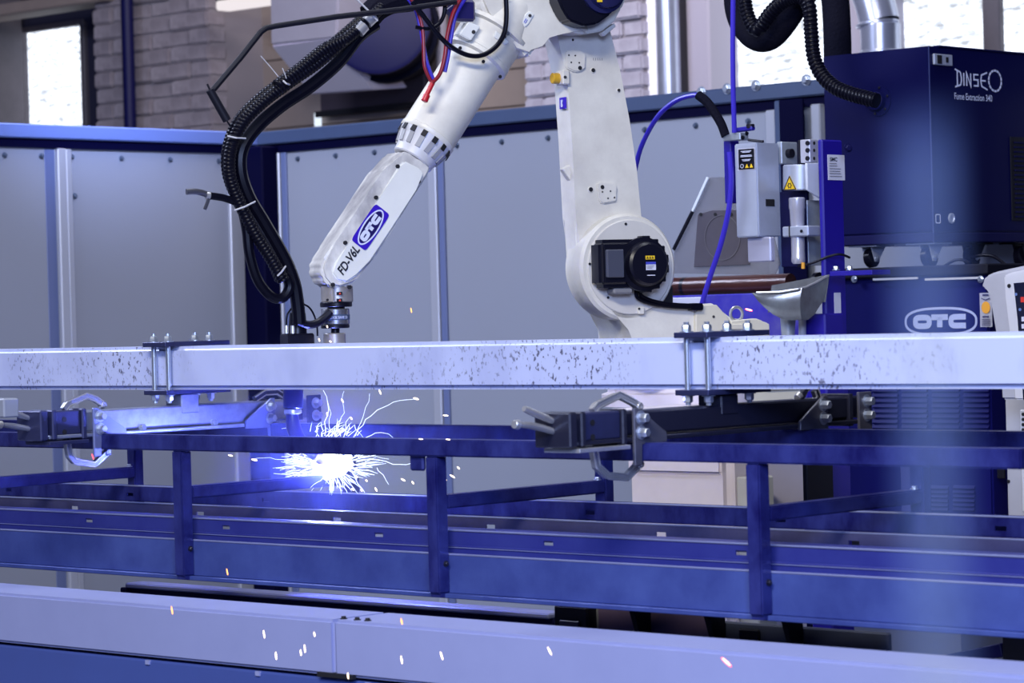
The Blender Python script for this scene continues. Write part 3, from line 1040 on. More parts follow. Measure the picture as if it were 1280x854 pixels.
bs = thing('base_channel', 'dark navy channel lying behind the bed beam, pale top edge', 'beam', (-1, 0.12, 0.3))
t = 0.15
a, b = T(162, 740, t), T(692, 780, t)
z1 = T(420, 747, t).z
MB().box((a.x, t, 0.25), (b.x, t + 0.04, z1 - 0.012), 0.003).part('web', DARKNAVY, bs)
MB().box((a.x, t - 0.015, z1 - 0.012), (b.x, t + 0.045, z1), 0.003).part('top_flange', BEDGREY, bs)
MB().box((a.x - 0.02, t - 0.015, 0.25), (a.x + 0.005, t + 0.045, z1 - 0.012), 0.003).part('end_flange', DARKNAVY, bs)
dbk = thing('base_block', 'black block standing between base channel and gusset plates', 'block', (0, 0.1, 0.3))
a, b = T(692, 780, 0.1), T(734, 780, 0.1)
zz = T(712, 758, 0.1).z
MB().box((a.x, 0.1, 0.2), (b.x, 0.25, zz), 0.004).part('body', BLACKP, dbk)
MB().box((a.x + 0.02, 0.095, zz - 0.09), (b.x - 0.02, 0.101, zz - 0.03), 0.002).part('cover_plate', mat('block_cover', (0.012, 0.012, 0.05), 0.5), dbk)
gp = thing('gusset_bed', 'brown primed bed plate with three triangular gussets', 'machine bed', (0.4, 0.1, 0.3))
a, b = T(762, 790, 0.1), T(890, 800, 0.1)
zz = T(830, 762, 0.1).z
zl = T(800, 804, 0.0).z
MB().box((a.x - 0.05, 0.12, 0.2), (b.x, 0.13, zz), 0.003).part('back_plate', BROWNPL, gp)
MB().box((a.x - 0.05, 0.118, zl - 0.004), (b.x, 0.1205, zl + 0.004)).part('weld_seam', DARKNAVY, gp)
MB().box((b.x + 0.002, 0.125, 0.2), (T(1112, 810, 0.13).x, 0.14, zz - 0.02), 0.003).part('side_plate', mat('dark_teal_plate', (0.05, 0.06, 0.10), 0.55, 0, 0.4, 5), gp)
MB().box((T(925, 810, 0.12).x, 0.115, 0.2), (T(950, 810, 0.12).x, 0.125, zz - 0.03), 0.003).part('side_rib', BLACKP, gp)
MB().box((a.x - 0.05, 0.06, zl - 0.075), (b.x, 0.118, zl - 0.055), 0.003).part('shelf_plate', DARKNAVY, gp)
for px in (760, 853, 950):
    s = T(px, 790, 0.0).x
    MB().prism([(s, 0.12, zz), (s, 0.12, zl - 0.05), (s, 0.105, zl - 0.05), (s, 0.065, zz)], (0.014, 0, 0), 0.001, 1).part('gusset', BLACKP, gp)
MB().box((T(735, 790, 0.13).x, 0.13, 0.2), (T(762, 790, 0.13).x, 0.15, zz), 0.003).part('end_plate', mat('grey_end_plate', (0.16, 0.16, 0.17), 0.5), gp)
sk = thing('floor_stand', 'dark stand with sloping strut behind the bed beam', 'stand', T(1240, 840, 0.9))
q = T(1252, 800, 0.9)
MB().box((q.x, 0.9, 0.0), (q.x + 0.3, 1.0, T(1252, 770, 0.9).z), 0.004).part('upright', BLACKP, sk)
MB().bar(T(1150, 834, 0.92), T(1256, 812, 0.92), 0.03, 0.03, (0, 0, 1), 0.002).part('strut', DARKNAVY, sk)

# ================================================================== ROBOT
NB = V((0, -1, 0))                        # towards the viewer in the robot's own axes
BF = -0.10
zfl = T(850, 512, 0.9).z


def Bp(l, b): return [B(x, y, b) for x, y in l]


rob = thing('welding_robot', 'white articulated welding robot bent over the blue steel frame', 'robot', B(800, 505, 0.0), RB)
# base and swivel column
c = B(850, 470, 0.06)
MB().lathe((c.x, 0.06, zfl), (0, 0, 1), [(0, 0.20), (0.03, 0.20), (0.035, 0.185), (0.10, 0.175)], 48).part('base_flange', PINKW, rob)
zb_top = B(850, 430, -0.02).z
m = MB().box((B(912, 500, -0.06).x, -0.10, zfl + 0.002), (B(992, 500, -0.06).x, 0.1, zfl + 0.055), 0.004)
m.box((B(945, 500, -0.06).x, -0.11, zfl + 0.03), (B(994, 500, -0.06).x, 0.1, zfl + 0.075), 0.004)
m.part('connector_box', CREAM, rob)
poly = [(726, 342), (745, 370), (765, 380), (842, 380), (876, 380), (890, 379), (902, 389), (914, 399), (946, 399), (960, 404), (963, 480), (760, 480), (757, 450), (749, 410), (733, 375)]
polyr = [(711, 342), (724, 370), (736, 388), (800, 388), (826, 386), (850, 386), (862, 390), (874, 399), (905, 399), (918, 404), (920, 480), (752, 480), (751, 450), (748, 412), (732, 382)]
poly = [(728, 342), (746, 370), (764, 380), (842, 380), (876, 380), (890, 379), (902, 389), (914, 399), (946, 399), (960, 404), (963, 480), (806, 480), (800, 450), (786, 412), (756, 378)]
MB().loft(Bp(poly, BF), Bp(polyr, 0.08), 0.006, 2).part('swivel_body', WHITE, rob)
# raised blocks at the rear of the body
blk = MB().prism(Bp([(876, 381), (896, 381), (912, 399), (912, 440), (870, 440), (870, 391)], BF - 0.012), (0, 0.02, 0), 0.002, 1).part('rear_cover', CREAM, rob)
MB().cyl(B(892, 396, BF - 0.012), B(892, 396, BF - 0.0135), 0.0035, seg=12).part('hole', DARKHOLE, blk)
blk2 = MB().prism(Bp([(914, 401), (945, 398), (953, 401), (955, 404), (962, 405), (963, 440), (914, 440)], BF - 0.014), (0, 0.02, 0), 0.002, 1).part('rear_box', CREAM, rob)
q = B(907, 399, BF + 0.01)
MB().box((B(909, 405, BF).x, BF - 0.02, B(918, 412, BF).z), (B(928, 405, BF).x, BF + 0.02, B(918, 405, BF).z), 0.002).part('eye_block', CREAM, rob)
ey = B(920.5, 392.5, BF)
ring = [ey + V((math.cos(a) * 0.017, 0, math.sin(a) * 0.017)) for a in [math.pi * 2 * k / 24 - 1.2 for k in range(23)]]
eb = MB().tube(ring, 0.0038, 10)
eb.cyl(ey + V((0, 0, -0.024)), ey + V((0, 0, -0.015)), 0.009, 0.006, 14)
eb.part('lifting_eye', STEEL, rob)
q = B(799, 388, BF)
MB().box((q.x - 0.007, BF - 0.012, q.z - 0.010), (q.x + 0.009, BF + 0.01, q.z + 0.008), 0.002).part('cable_tab', WHITE, rob)
MB().cyl(B(799, 386, BF - 0.012), B(799, 386, BF - 0.0135), 0.003, seg=10).part('hole', DARKHOLE, rob)
MB().prism(Bp([(812, 368), (838, 352), (841, 360), (841, 380), (820, 380)], BF + 0.005), (0, 0.02, 0)).part('cradle_recess', DARKHOLE, rob)

# shoulder housing disc with motor
C2 = B(786, 334, BF)
RD = 0.131
MB().lathe((C2.x, BF + 0.09, C2.z), NB, [(0, RD * 0.98), (0.035, RD * 0.985), (0.04, RD), (0.082, RD), (0.09, RD * 0.95)], 64).part('shoulder_housing', WHITE, rob)
disc = MB().lathe((C2.x + 0.002, BF + 0.001, C2.z), NB, [(0, RD * 0.885), (0.004, RD * 0.885), (0.006, RD * 0.87), (0.0065, 0)], 64).part('shoulder_cover', mat('robot_disc', (0.62, 0.60, 0.56), 0.42, 0, 0.3, 9, (0.42, 0.40, 0.38)), rob)
for px, py in ((782, 280), (737, 330), (760, 372)):
    q = B(px, py, BF - 0.006)
    MB().cyl(q, q + NB * 0.002, 0.0032, seg=10).part('screw', DARKHOLE, disc)
m = MB()
x0, x1 = B(757, 340, -0.19).x, B(822, 340, -0.19).x
zt_, zb_ = B(790, 299, -0.16).z, B(790, 359, -0.16).z
m.box((x0, -0.165, zb_), (x1, BF - 0.004, zt_), 0.012, 3)
mot = m.part('motor', BLACKM, rob)
MB().box((B(758, 330, -0.17).x, -0.176, B(770, 347, -0.17).z), (B(779, 330, -0.17).x, -0.164, B(770, 312, -0.17).z), 0.002).part('terminal_cover', GREYM, mot)
mc = B(812, 330, -0.19)
MB().lathe((mc.x, -0.15, mc.z), NB, [(0, 0.066), (0.012, 0.066), (0.014, 0.055), (0.036, 0.053), (0.041, 0.047), (0.042, 0)], 48).part('encoder_cap', BLACKM, mot)
m = MB()
for a in range(8):
    an = R_(-80 + a * 23)
    p = V((mc.x + 0.06 * math.cos(an), -0.145, mc.z + 0.06 * math.sin(an)))
    m.hexa(p, (0.022, 0, 0), (0, 0.03, 0), (0, 0, 0.02), 0.002)
m.part('cooling_lugs', BLACKM, mot, kind='stuff')
MB().box((B(763, 372, -0.13).x, -0.15, B(763, 368, -0.13).z), (B(787, 372, -0.13).x, -0.11, B(763, 360, -0.13).z), 0.004).part('connector', mat('grey_connector', (0.2, 0.2, 0.22), 0.5), mot)
fm = plane_map(B(812.5, 322, -0.1925), (1, 0, 0), (0, 0, 1))
lb = MB().box(fm(-0.0125, -0.0045, 0), fm(0.0125, 0.0045, 0) + NB * 0.0006).part('warning_label', YEL, mot)
m = MB()
for dx in (-0.007, 0, 0.007):
    m.stroke([(dx - 0.002, -0.002), (dx, 0.002), (dx + 0.002, -0.002)], 0.001, plane_map(B(812.5, 322, -0.1935), (1, 0, 0), (0, 0, 1)), True)
m.part('print', KSTICK, lb)
f2 = plane_map(B(813.5, 332, -0.1925), (1, 0, 0), (0, 0, 1))
pl = MB().box(f2(-0.0135, -0.011, 0), f2(0.0135, 0.009, 0) + NB * 0.0006).part('rating_plate', WSTICK, mot)
f3 = plane_map(B(813.5, 332, -0.1935), (1, 0, 0), (0, 0, 1))
MB().box(f3(-0.0135, 0.003, 0), f3(0.0135, 0.009, 0) + NB * 0.0006).part('print', mat('blue_print', (0.05, 0.06, 0.45), 0.5), pl)
m = MB()
for k in range(3):
    m.stroke([(-0.011, -0.001 - k * 0.003), (0.009 - 0.003 * k, -0.001 - k * 0.003)], 0.0009, f3)
m.part('print_lines', DIRTPR, pl)
MB().box(f3(-0.011, -0.0245, 0), f3(0.011, -0.0225, 0) + NB * 0.0006).part('strip_label', WSTICK, mot)
for k, off in ((0, 0), (1, 5)):
    MB().hose(Bp([(795 + off, 362), (797 + off, 372 - off * .4), (812 + off, 379 - off * .5), (840, 383.5 - off * .6), (878, 385 - off * .5)], BF - 0.018), 0.0048).part('motor_cable', RUBBER, rob)
MB().prism(Bp([(868, 379), (878, 379), (878, 388), (866, 388)], BF - 0.026), (0, 0.03, 0)).part('cable_plug', RUBBER, rob)

# lower arm
AF = -0.062
la = [(692, 14), (757, 14), (763, 40), (775, 87), (787, 150), (796, 212), (803, 285), (800, 340), (724, 340), (720, 270), (715, 175), (710, 105), (697, 46)]
larm = MB().prism(Bp(la, AF), (0, 0.075, 0), 0.010, 3).part('lower_arm', WHITE, rob)


def pad(pts, b, name='cover_pad', par=None, holes=(), bore=()):
    p = MB().prism(Bp(pts, b), (0, 0.009, 0), 0.003, 2).part(name, WHITE, par)
    for px, py in holes:
        q = B(px, py, b)
        MB().cyl(q + V((0, 0.001, 0)), q + NB * 0.0008, 0.0022, seg=8).part('screw_hole', DARKHOLE, p)
    for px, py in bore:
        q = B(px, py, b)
        MB().cyl(q + V((0, 0.001, 0)), q + NB * 0.0008, 0.0052, seg=14).part('bore', DARKHOLE, p)
    return p


pad([(708, 64), (712, 62), (728, 63), (733, 68), (732, 86), (725, 90), (718, 90), (708, 85)], AF - 0.007, 'cover_pad', larm, [(711, 69), (719, 69.5), (714, 78), (724, 78.5)], [(725, 85)])
pad([(746, 229), (750, 227), (768, 228), (772, 233), (771, 252), (755, 255), (750, 253)], AF - 0.007, 'cover_pad', larm, [(753, 240), (763, 239), (760, 248), (768, 247)], [(753, 234)])
for px, py, r in ((741, 88, 0.0052), (738, 237, 0.0056), (715.5, 50, 0.003), (773, 113, 0.004)):
    q = B(px, py, AF)
    bb = MB().cyl(q + V((0, 0.002, 0)), q + NB * 0.0025, r * 1.35, seg=18, bev=0.001).part('boss', WHITE, larm)
    MB().cyl(q + NB * 0.0024, q + NB * 0.0030, r, seg=14).part('bore', DARKHOLE, bb)
fp = plane_map(B(747, 74, AF), (1, 0, 0), (0, 0, 1))
m = MB()
for k in range(5):
    m.stroke([(-0.012 + k * 0.006, -0.003), (-0.012 + k * 0.006, 0.003)], 0.0012, fp)
m.part('stamped_number', DIRTPR, larm)
st = B(703, 130, AF + 0.03)
# small blue logo on the side of the arm
sa_ = B(705, 120, AF + 0.012)
n_side = V((-1, 0, 0))
fs = plane_map(B(708.0, 129, AF + 0.028) + V((-0.011, 0, 0)), (0, -1, 0), (0, 0, 1))
sl_ = MB().box(fs(-0.016, -0.014, 0) + V((0.004, 0, 0)), fs(0.016, 0.014, 0), 0.0005).part('side_logo', BSTICK, larm)
m = MB()
g = plane_map(fs(0, 0, 1), (0, 0, 1), (0, 1, 0))
otc(m, g, 0.024, 0.022, 0.14, False)
m.part('logo_print', WPRINT, sl_)
q = B(699, 98, AF + 0.012)
lk = MB().box((q.x - 0.002, AF - 0.012, B(702, 106, AF).z), (B(710, 98, AF).x, AF + 0.03, B(702, 88, AF).z), 0.003).part('lamp_bracket', WHITE, larm)
MB().cyl(q + V((0.002, 0, 0)), q + V((-0.020, 0.0, 0.0)), 0.0135, seg=20, bev=0.002).part('signal_lamp', AMBER, lk)
MB().cyl(B(706.5, 96.5, AF - 0.012), B(706.5, 96.5, AF - 0.0135), 0.004, seg=12).part('hole', DARKHOLE, lk)
MB().prism(Bp([(703, 211), (715, 205), (717, 213), (716, 230)], AF + 0.02), (0, 0.02, 0), 0.002, 1).part('stop_fin', WHITE, larm)

# elbow casting, in front of the lower arm's head
EF = -0.135
ec = [(606, -45), (600, 0), (608, 20), (630, 36), (650, 56), (661, 74), (668, 66), (674, 54), (684, 42), (699, 37.5), (715, 40), (736, 42), (755, 38), (770, 24), (778, 8), (787, -15), (800, -45)]
elb = MB().prism(Bp(ec, EF), (0, 0.125, 0), 0.018, 4).part('elbow_casting', WHITE, rob)
MB().prism(Bp([(733, 32), (771, 9), (777, 10), (768, 27), (752, 39), (733, 42.5)], EF - 0.004), (0, 0.03, 0), 0.003, 2).part('elbow_lip', WHITE, elb)
MB().prism(Bp([(752, 41), (768, 29), (770, 33), (756, 45)], EF + 0.01), (0, 0.02, 0), 0.001, 1).part('stop_block', WHITE, elb)
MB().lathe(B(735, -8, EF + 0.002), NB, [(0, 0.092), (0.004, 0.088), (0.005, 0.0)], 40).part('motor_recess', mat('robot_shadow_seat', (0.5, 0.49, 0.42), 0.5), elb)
em = MB().prism(Bp([(697, -2), (704, 14), (712, 26), (731, 33), (747, 30), (764, 18), (776, -2), (776, -40), (697, -40)], EF - 0.055), (0, 0.055, 0), 0.005, 2).part('elbow_motor', BLACKM, rob)
q = B(753, -12, EF - 0.055)
MB().lathe(q, NB, [(0, 0.056), (0.01, 0.056), (0.012, 0.046), (0.03, 0.044), (0.034, 0.038), (0.035, 0)], 40).part('encoder_cap', mat('blue_black_cap', (0.015, 0.016, 0.07), 0.25), em)
q = B(750, 1, EF - 0.092)
MB().box(q + V((-0.008, 0, -0.003)), q + V((0.006, -0.0008, 0.01))).part('warning_label', YEL, em)
tg = MB().prism(Bp([(651, 28), (657, 17), (663, 14), (668, 18), (661, 30), (657, 34)], EF - 0.004), (0, 0.006, 0), 0.0015, 2).part('tag_plate', WHITE2, elb)
MB().cyl(B(662.5, 19.5, EF - 0.004), B(662.5, 19.5, EF - 0.006), 0.004, seg=12).part('screw', DARKHOLE, tg)
m = MB()
gg = plane_map(B(656.8, 26.5, EF - 0.0042), (0.55, 0, 0.83), (-0.83, 0, 0.55))
for k in (-1, 1):
    m.stroke([(-0.005, k * 0.002), (0.006, k * 0.002)], 0.0015, gg)
m.part('print', mat('blue_print', (0.05, 0.06, 0.45)), tg)
q = B(631, 45, EF - 0.004)
cb = MB().prism(Bp([(620, 38), (632, 46), (637, 53), (632, 56), (618, 46)], EF - 0.012), (0, 0.03, 0), 0.002, 1).part('cable_clip', WHITE2, elb)
for px, py in ((635, 42), (631, 46), (632, 40)):
    MB().cyl(B(px, py, EF - 0.012), B(px, py, EF - 0.018), 0.004, seg=8).part('clip_screw', BLACKM, cb)

# forearm: lathe along the line elbow -> wrist
FB = -0.062
ax0, ax1 = B(612, 48, FB), B(518, 196, FB)
D = (ax1 - ax0).normalized()
Lf = (ax1 - ax0).length
K = (B(565, 150, FB) - B(564, 150, FB)).length * 1.0


def along(px, py):
    return (B(px, py, FB) - ax0).dot(D)


d_col0, d_col1 = along(619, 47), along(599, 78)
MB().lathe(ax0, D, [(d_col0 - 0.09, 0.074), (d_col0 - 0.012, 0.086), (d_col0 - 0.010, 0.094), (d_col0, 0.094), (d_col0 + 0.002, 0.080), (d_col0 + 0.006, 0.080), (d_col1 - 0.020, 0.079), (d_col1 - 0.019, 0.081), (d_col1 - 0.012, 0.081), (d_col1 - 0.011, 0.0795), (d_col1 - 0.008, 0.0795), (d_col1 - 0.007, 0.081), (d_col1, 0.081), (d_col1 + 0.004, 0.066)], 56).part('forearm_collar', WHITE, rob)
d_t1 = along(531, 174)
ft = MB().lathe(ax0, D, [(d_col1 - 0.01, 0.068), (d_t1 - 0.014, 0.0685), (d_t1 - 0.012, 0.0705), (d_t1 - 0.004, 0.0705), (d_t1, 0.068)], 56).part('forearm_tube', WHITE, rob)
d_t2 = along(517, 197)
fl = MB().lathe(ax0, D, [(d_t1 - 0.002, 0.068), (d_t2 - 0.006, 0.052), (d_t2 + 0.006, 0.051), (d_t2 + 0.009, 0.048)], 48).part('flute_ring', mat('robot_flute', (0.55, 0.55, 0.58), 0.4), rob)
x_, y_ = ortho(D)
for k in range(14):
    a = 2 * math.pi * k / 14
    rdir = x_ * math.cos(a) + y_ * math.sin(a)
    sd_ = D.cross(rdir)
    p0 = ax0 + D * (d_t1 + 0.002) + rdir * 0.0665
    p1 = ax0 + D * (d_t2 - 0.012) + rdir * 0.0565
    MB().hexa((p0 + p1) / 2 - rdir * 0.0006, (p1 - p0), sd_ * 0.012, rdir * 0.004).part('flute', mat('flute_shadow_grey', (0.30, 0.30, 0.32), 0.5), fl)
    MB().hexa(p0 + D * 0.005 + rdir * 0.0016, D * 0.015, sd_ * 0.0125, rdir * 0.002).part('bolt_pocket', DARKHOLE, fl)
for a_, d_ in ((0.0, d_col1 + 0.0),):
    pass
for px, py in ((575, 60), (604, 77), (625, 96)):
    q = B(px, py, FB - (0.079 if px == 604 else 0.045))
    MB().cyl(q, q + NB * 0.002, 0.0042, seg=12).part('collar_screw', DARKHOLE, rob)
bp = MB().prism(Bp([(586, 27), (601, 33), (589, 51), (574, 43)], FB - 0.078), (0, 0.03, 0), 0.002, 2).part('access_plate', WHITE2, rob)
MB().cyl(B(592, 40, FB - 0.078), B(592, 40, FB - 0.080), 0.0048, seg=12).part('hole', DARKHOLE, bp)

# wrist housing: slim case with rounded end
Wc = B(420, 339, FB)
pw = [(497, 192), (504, 188), (528, 197), (540, 208), (538, 216), (504, 266), (488, 292), (470, 322), (447, 348), (438, 357), (425, 361), (412, 358), (404, 348), (401, 335), (404, 325), (418, 305), (446, 263), (462, 238), (478, 214)]
wr = MB().prism(Bp(pw, -0.105), (0, 0.09, 0), 0.012, 4).part('wrist_housing', WORN, rob)
cv = MB().prism(Bp([(500, 206), (506, 201), (526, 211), (530, 219), (520, 238), (490, 284), (462, 326), (446, 345), (434, 353), (422, 351), (415, 341), (418, 331), (431, 312), (454, 280), (481, 237)], -0.111), (0, 0.010, 0), 0.004, 3).part('wrist_cover', WHITE2, wr)
for px, py in ((497, 208), (523, 227), (470, 247), (497, 267.5), (431.5, 303.5), (459, 323), (416, 356), (437, 359)):
    q = B(px, py, -0.107)
    MB().cyl(q + V((0, 0.003, 0)), q + NB * 0.0028, 0.0048, seg=14).part('cap_screw', DARKHOLE, wr)
e1 = (B(478, 261.5, -0.112) - B(447.5, 307, -0.112)).normalized()         # along the arm, upwards
e2 = V((-e1.z, 0, e1.x))
org = B(463, 284.2, -0.112)
fl_ = plane_map(org, e1, e2)
if (e1.cross(e2)).y > 0:
    e2 = -e2
fl_ = plane_map(org, e1, e2)
hw = (B(478, 261.5, -0.112) - B(447.5, 307, -0.112)).length / 2
hh = (B(468, 255.5, -0.112) - B(488, 267.5, -0.112)).length / 2
rr = [fl_(x, y, 0) for x, y in ellipse(0, 0, hw, hh, 40, 9)]
lg = MB().prism(rr, NB * 0.0008).part('brand_plate', BSTICK, wr)
m = MB()
f9 = plane_map(org + NB * 0.0014, e1, e2)
otc(m, f9, hw * 1.86, hh * 1.70, 0.21, True, 2.0)
m.part('logo_print', WPRINT, lg)
MB().prism([fl_(x, y, 0) + NB * 0.0005 for x, y in ellipse(0, 0, hw * 0.83, hh * 0.76, 32, 2)], NB * 0.0006).part('oval_ground', mat('dark_blue_oval', (0.008, 0.003, 0.09), 0.4), lg)
fr_ = plane_map(B(435.5, 326, -0.1115), (e1 * 1.0), e2)
MB().text('FD-V6L', fr_, 0.0290, 0.22, 0.00075, 0.82).part('model_lettering', KSTICK, wr)
gm = mat('grey_grime', (0.16, 0.15, 0.16), 0.6)
# wrist flange, sensor and tool post hang straight down
wb_ = -0.06


def vcyl(px, y0, y1, rpx, name, m_, par=None, bev=0.002, seg=40):
    a, b = B(px, y0, wb_), B(px, y1, wb_)
    rad = abs(B(px + rpx, y0, wb_).x - a.x) * 0.93
    return MB().cyl((a.x, wb_, b.z), (a.x, wb_, a.z), rad, seg=seg, bev=bev).part(name, m_, par or rob)


SILV = mat('wrist_flange_silver', (0.50, 0.47, 0.46), 0.35, 0.6, 0.5, 20, (0.18, 0.17, 0.18))
f_ = vcyl(421, 357, 378, 20, 'wrist_flange', SILV)
for py in (367, 375.5):
    q = B(424, py, wb_ - 0.040)
    k = MB().box(q + V((-0.006, -0.004, -0.003)), q + V((0.006, 0.002, 0.004))).part('alignment_mark', DARKHOLE, f_)
    MB().prism([q + V((-0.003, -0.0045, -0.002)), q + V((0.003, -0.0045, -0.002)), q + V((0, -0.0045, 0.003))], NB * 0.0005).part('red_arrow', mat('red_print', (0.8, 0.08, 0.05), 0.5), f_)
q = B(409, 375, wb_ - 0.038)
MB().cyl(q, q + NB * 0.003, 0.003, seg=10).part('screw', DARKHOLE, f_)
MB().box(B(416, 361, wb_ - 0.039), B(418, 378, wb_ - 0.040) + NB * 0.001).part('bright_strip', STEEL, f_)
vcyl(420, 377.5, 384, 20.2, 'black_ring', BLACKM)
vcyl(420, 383.5, 386.5, 11, 'neck_ring', BLACKM)
sn = vcyl(419, 386, 406, 18, 'shock_sensor', mat('sensor_ring', (0.45, 0.46, 0.52), 0.25, 0.85))
vcyl(419, 392.5, 401, 18.3, 'label_band', mat('sensor_label', (0.05, 0.08, 0.16), 0.4), sn)
fz = plane_map(B(424.5, 397, wb_ - 0.0355), (1, 0, 0), (0, 0, 1))
MB().text('OXX SAVE 20', lambda a, b, l: V((fz(a, b, l).x, wb_ - math.sqrt(max(1e-6, 0.0352 ** 2 - (fz(a, b, l).x - B(419, 397, wb_).x) ** 2)) - 0.0006, fz(a, b, l).z)), 0.0085, 0, 0.0002, 0.85).part('sensor_lettering', WPRINT, sn)
vcyl(419, 405.5, 410.5, 18, 'sensor_foot', BLACKM)
vcyl(419, 410, 417, 5.5, 'tool_shaft', BLACKM)
vcyl(418, 416.5, 470, 14, 'tool_flange', SILV)

# ---- pedestal under the robot
t0 = 0.80
lo_s, hi_s = T(783, 600, t0).x, T(912, 600, t0).x
t1 = t0 + 0.30
ped = thing('robot_pedestal', 'white box pedestal, tinted pink by the arc, under the welding robot', 'pedestal', ((lo_s + hi_s) / 2, t0 + 0.15, 0))
zp = T(850, 511, t0).z
MB().box((lo_s, t0, 0), (hi_s, t1, zp - 0.03), 0.02, 3).part('box_body', PINKW, ped)
MB().box((lo_s + 0.01, t0 - 0.008, T(850, 592, t0).z), (hi_s - 0.02, t0 + 0.02, zp - 0.04), 0.006, 2).part('front_panel', PINKW, ped)
MB().box((lo_s - 0.03, t0 - 0.02, zp - 0.03), (hi_s + 0.05, t1 + 0.05, zp), 0.005).part('mounting_plate', PINKW, ped)
MB().box((hi_s + 0.002, t0 + 0.02, 0), (hi_s + 0.06, t0 + 0.09, T(925, 597, t0).z), 0.004).part('side_box', mat('side_box_grey', (0.46, 0.46, 0.44), 0.5), ped)

# ================================================================== TORCH
QB = -0.06
tor = thing('welding_torch', 'blue-black welding torch with bent neck reaching down to the arc', 'torch', B(405, 576, QB), RB)
zlo = B(370, 432, QB).z
a, b = B(355, 425, QB), B(388, 425, QB)
MB().box((a.x, QB - 0.03, B(370, 470, QB).z), (b.x, QB + 0.03, B(370, 417, QB).z), 0.004).part('torch_mount', BLACKM, tor)
MB().box((b.x - 0.01, QB - 0.015, B(388, 470, QB).z), (B(409, 425, QB).x, QB + 0.015, B(388, 440, QB).z), 0.004).part('mount_arm', BLACKM, tor)
MB().cyl(B(372, 420, QB), B(372, 390, QB), 0.022, 0.019, 20, 0.003).part('handle_body', BLACKM, tor)
NAVYB = mat('torch_blue_black', (0.014, 0.012, 0.085), 0.3)
MB().cyl(B(367, 460, QB), B(366, 512, QB), 0.025, 0.0225, 24, 0.004).part('torch_body', NAVYB, tor)
MB().lathe(B(366, 512, QB), (0, 0, -1), [(0, 0.020), (0.003, 0.021), (0.009, 0.021), (0.011, 0.015)], 24).part('clamp_ring', mat('pale_ring', (0.75, 0.76, 0.85), 0.3, 0.6), tor)
nk = smooth_path([B(365, 515, QB), B(366, 530, QB), B(371, 545, QB), B(381, 558, QB), B(394, 569, QB)], 6)
n = len(nk)
MB().tube(nk, [0.0135 + 0.004 * math.sin(math.pi * min(1, k / n * 1.3)) for k in range(n)], 14).part('torch_neck', NAVYB, tor)
d_ = (B(404, 577, QB) - B(394, 569, QB)).normalized()
MB().lathe(B(393, 568, QB), d_, [(0, 0.012), (0.004, 0.0145), (0.022, 0.013), (0.030, 0.0095)], 18).part('nozzle', mat('nozzle_metal', (0.25, 0.2, 0.22), 0.35, 0.8), tor)
for px in (358, 366):
    MB().cyl(B(px, 417, QB - 0.02), B(px, 407, QB - 0.02), 0.0055, seg=10).part('fitting', STEEL, tor)
m = MB()
for k in range(6):
    c_ = B(368 + k * 2.2, 401 + k * 0.9, QB - 0.028)
    m.lathe(c_, (0.9, 0, -0.35), [(-0.0012, 0.0085), (0.0012, 0.0085)], 14)
m.part('spring_coil', mat('coil_grey', (0.12, 0.12, 0.18), 0.3, 0.5), tor, kind='stuff')
MB().hose(Bp([(372, 402), (385, 406), (396, 404), (405, 398), (413, 390)], QB - 0.036), 0.0095).part('sensor_plug_cable', BLACKM, tor)
MB().hose(Bp([(378, 380), (386, 384), (392, 393), (396, 406), (397, 420)], QB - 0.02), 0.0022).part('thin_wire', RUBBER, tor)
MB().hose(Bp([(364, 386), (359, 394), (358, 404), (358, 416)], QB - 0.02), 0.0022).part('thin_wire', RUBBER, tor)

# ================================================================== HOSES ROUND THE ARM
hb = thing('hose_bundle', 'black bundle of ribbed and smooth hoses curving down to the torch', 'hose', B(372, 400, -0.1), RB)
main = [(478, 8), (452, 32), (424, 56), (395, 80), (360, 104), (326, 130), (301, 157), (288, 190), (288, 222), (299, 252), (318, 290), (340, 325), (355, 352)]
MB().ribbed(Bp(main, -0.135), 0.0135, 0.0085, 0.13).part('ribbed_hose', RUBBER, hb)
MB().ribbed(Bp([(x - 4, y - 5) for x, y in main[:-1]] + [(350, 350)], -0.11), 0.0115, 0.0085, 0.12).part('ribbed_hose', RUBBER, hb)
smooth = [(470, 30), (448, 46), (423, 78), (388, 108), (352, 132), (322, 158), (303, 186), (301, 215), (311, 246), (331, 280), (355, 322), (367, 352), (372, 380), (374, 405)]
MB().hose(Bp(smooth, -0.105), [0.0155 - 0.0 * k for k in range((len(smooth) - 1) * 8 + 1)]).part('torch_cable', RUBBER, hb)
loop = [(300, 250), (308, 285), (312, 318), (322, 350), (338, 370), (352, 373), (361, 362), (360, 350), (350, 338), (340, 325)]
MB().hose(Bp(loop, -0.12), 0.0118).part('loop_hose', RUBBER, hb)
MB().ribbed(Bp([(430, 50), (405, 62), (375, 86), (345, 108)], -0.14), 0.0135, 0.0085, 0.12).part('ribbed_hose', RUBBER, hb)
cf = MB()
cf.cyl(B(447.5, 40, -0.14), B(455, 32, -0.14), 0.0150, seg=20)
cf.part('silver_sleeve', STEEL, hb)
MB().cyl(B(458, 28.5, -0.14), B(467, 20, -0.14), 0.0150, seg=20).part('silver_sleeve', STEEL, hb)
br = MB().hose(Bp([(304, 258), (290, 251), (277, 247), (263, 245)], -0.13), 0.0085).part('branch_hose', RUBBER, hb)
MB().hose(Bp([(264, 245), (252, 241), (243, 239.5), (233, 240)], -0.13), 0.0072).part('branch_pipe', mat('dark_pipe', (0.2, 0.2, 0.23), 0.3, 0.9), br)
MB().lathe(B(262, 245, -0.13), (-1, 0, 0.15), [(0, 0.0095), (0.008, 0.0095)], 16).part('hose_clip', STEEL, br)
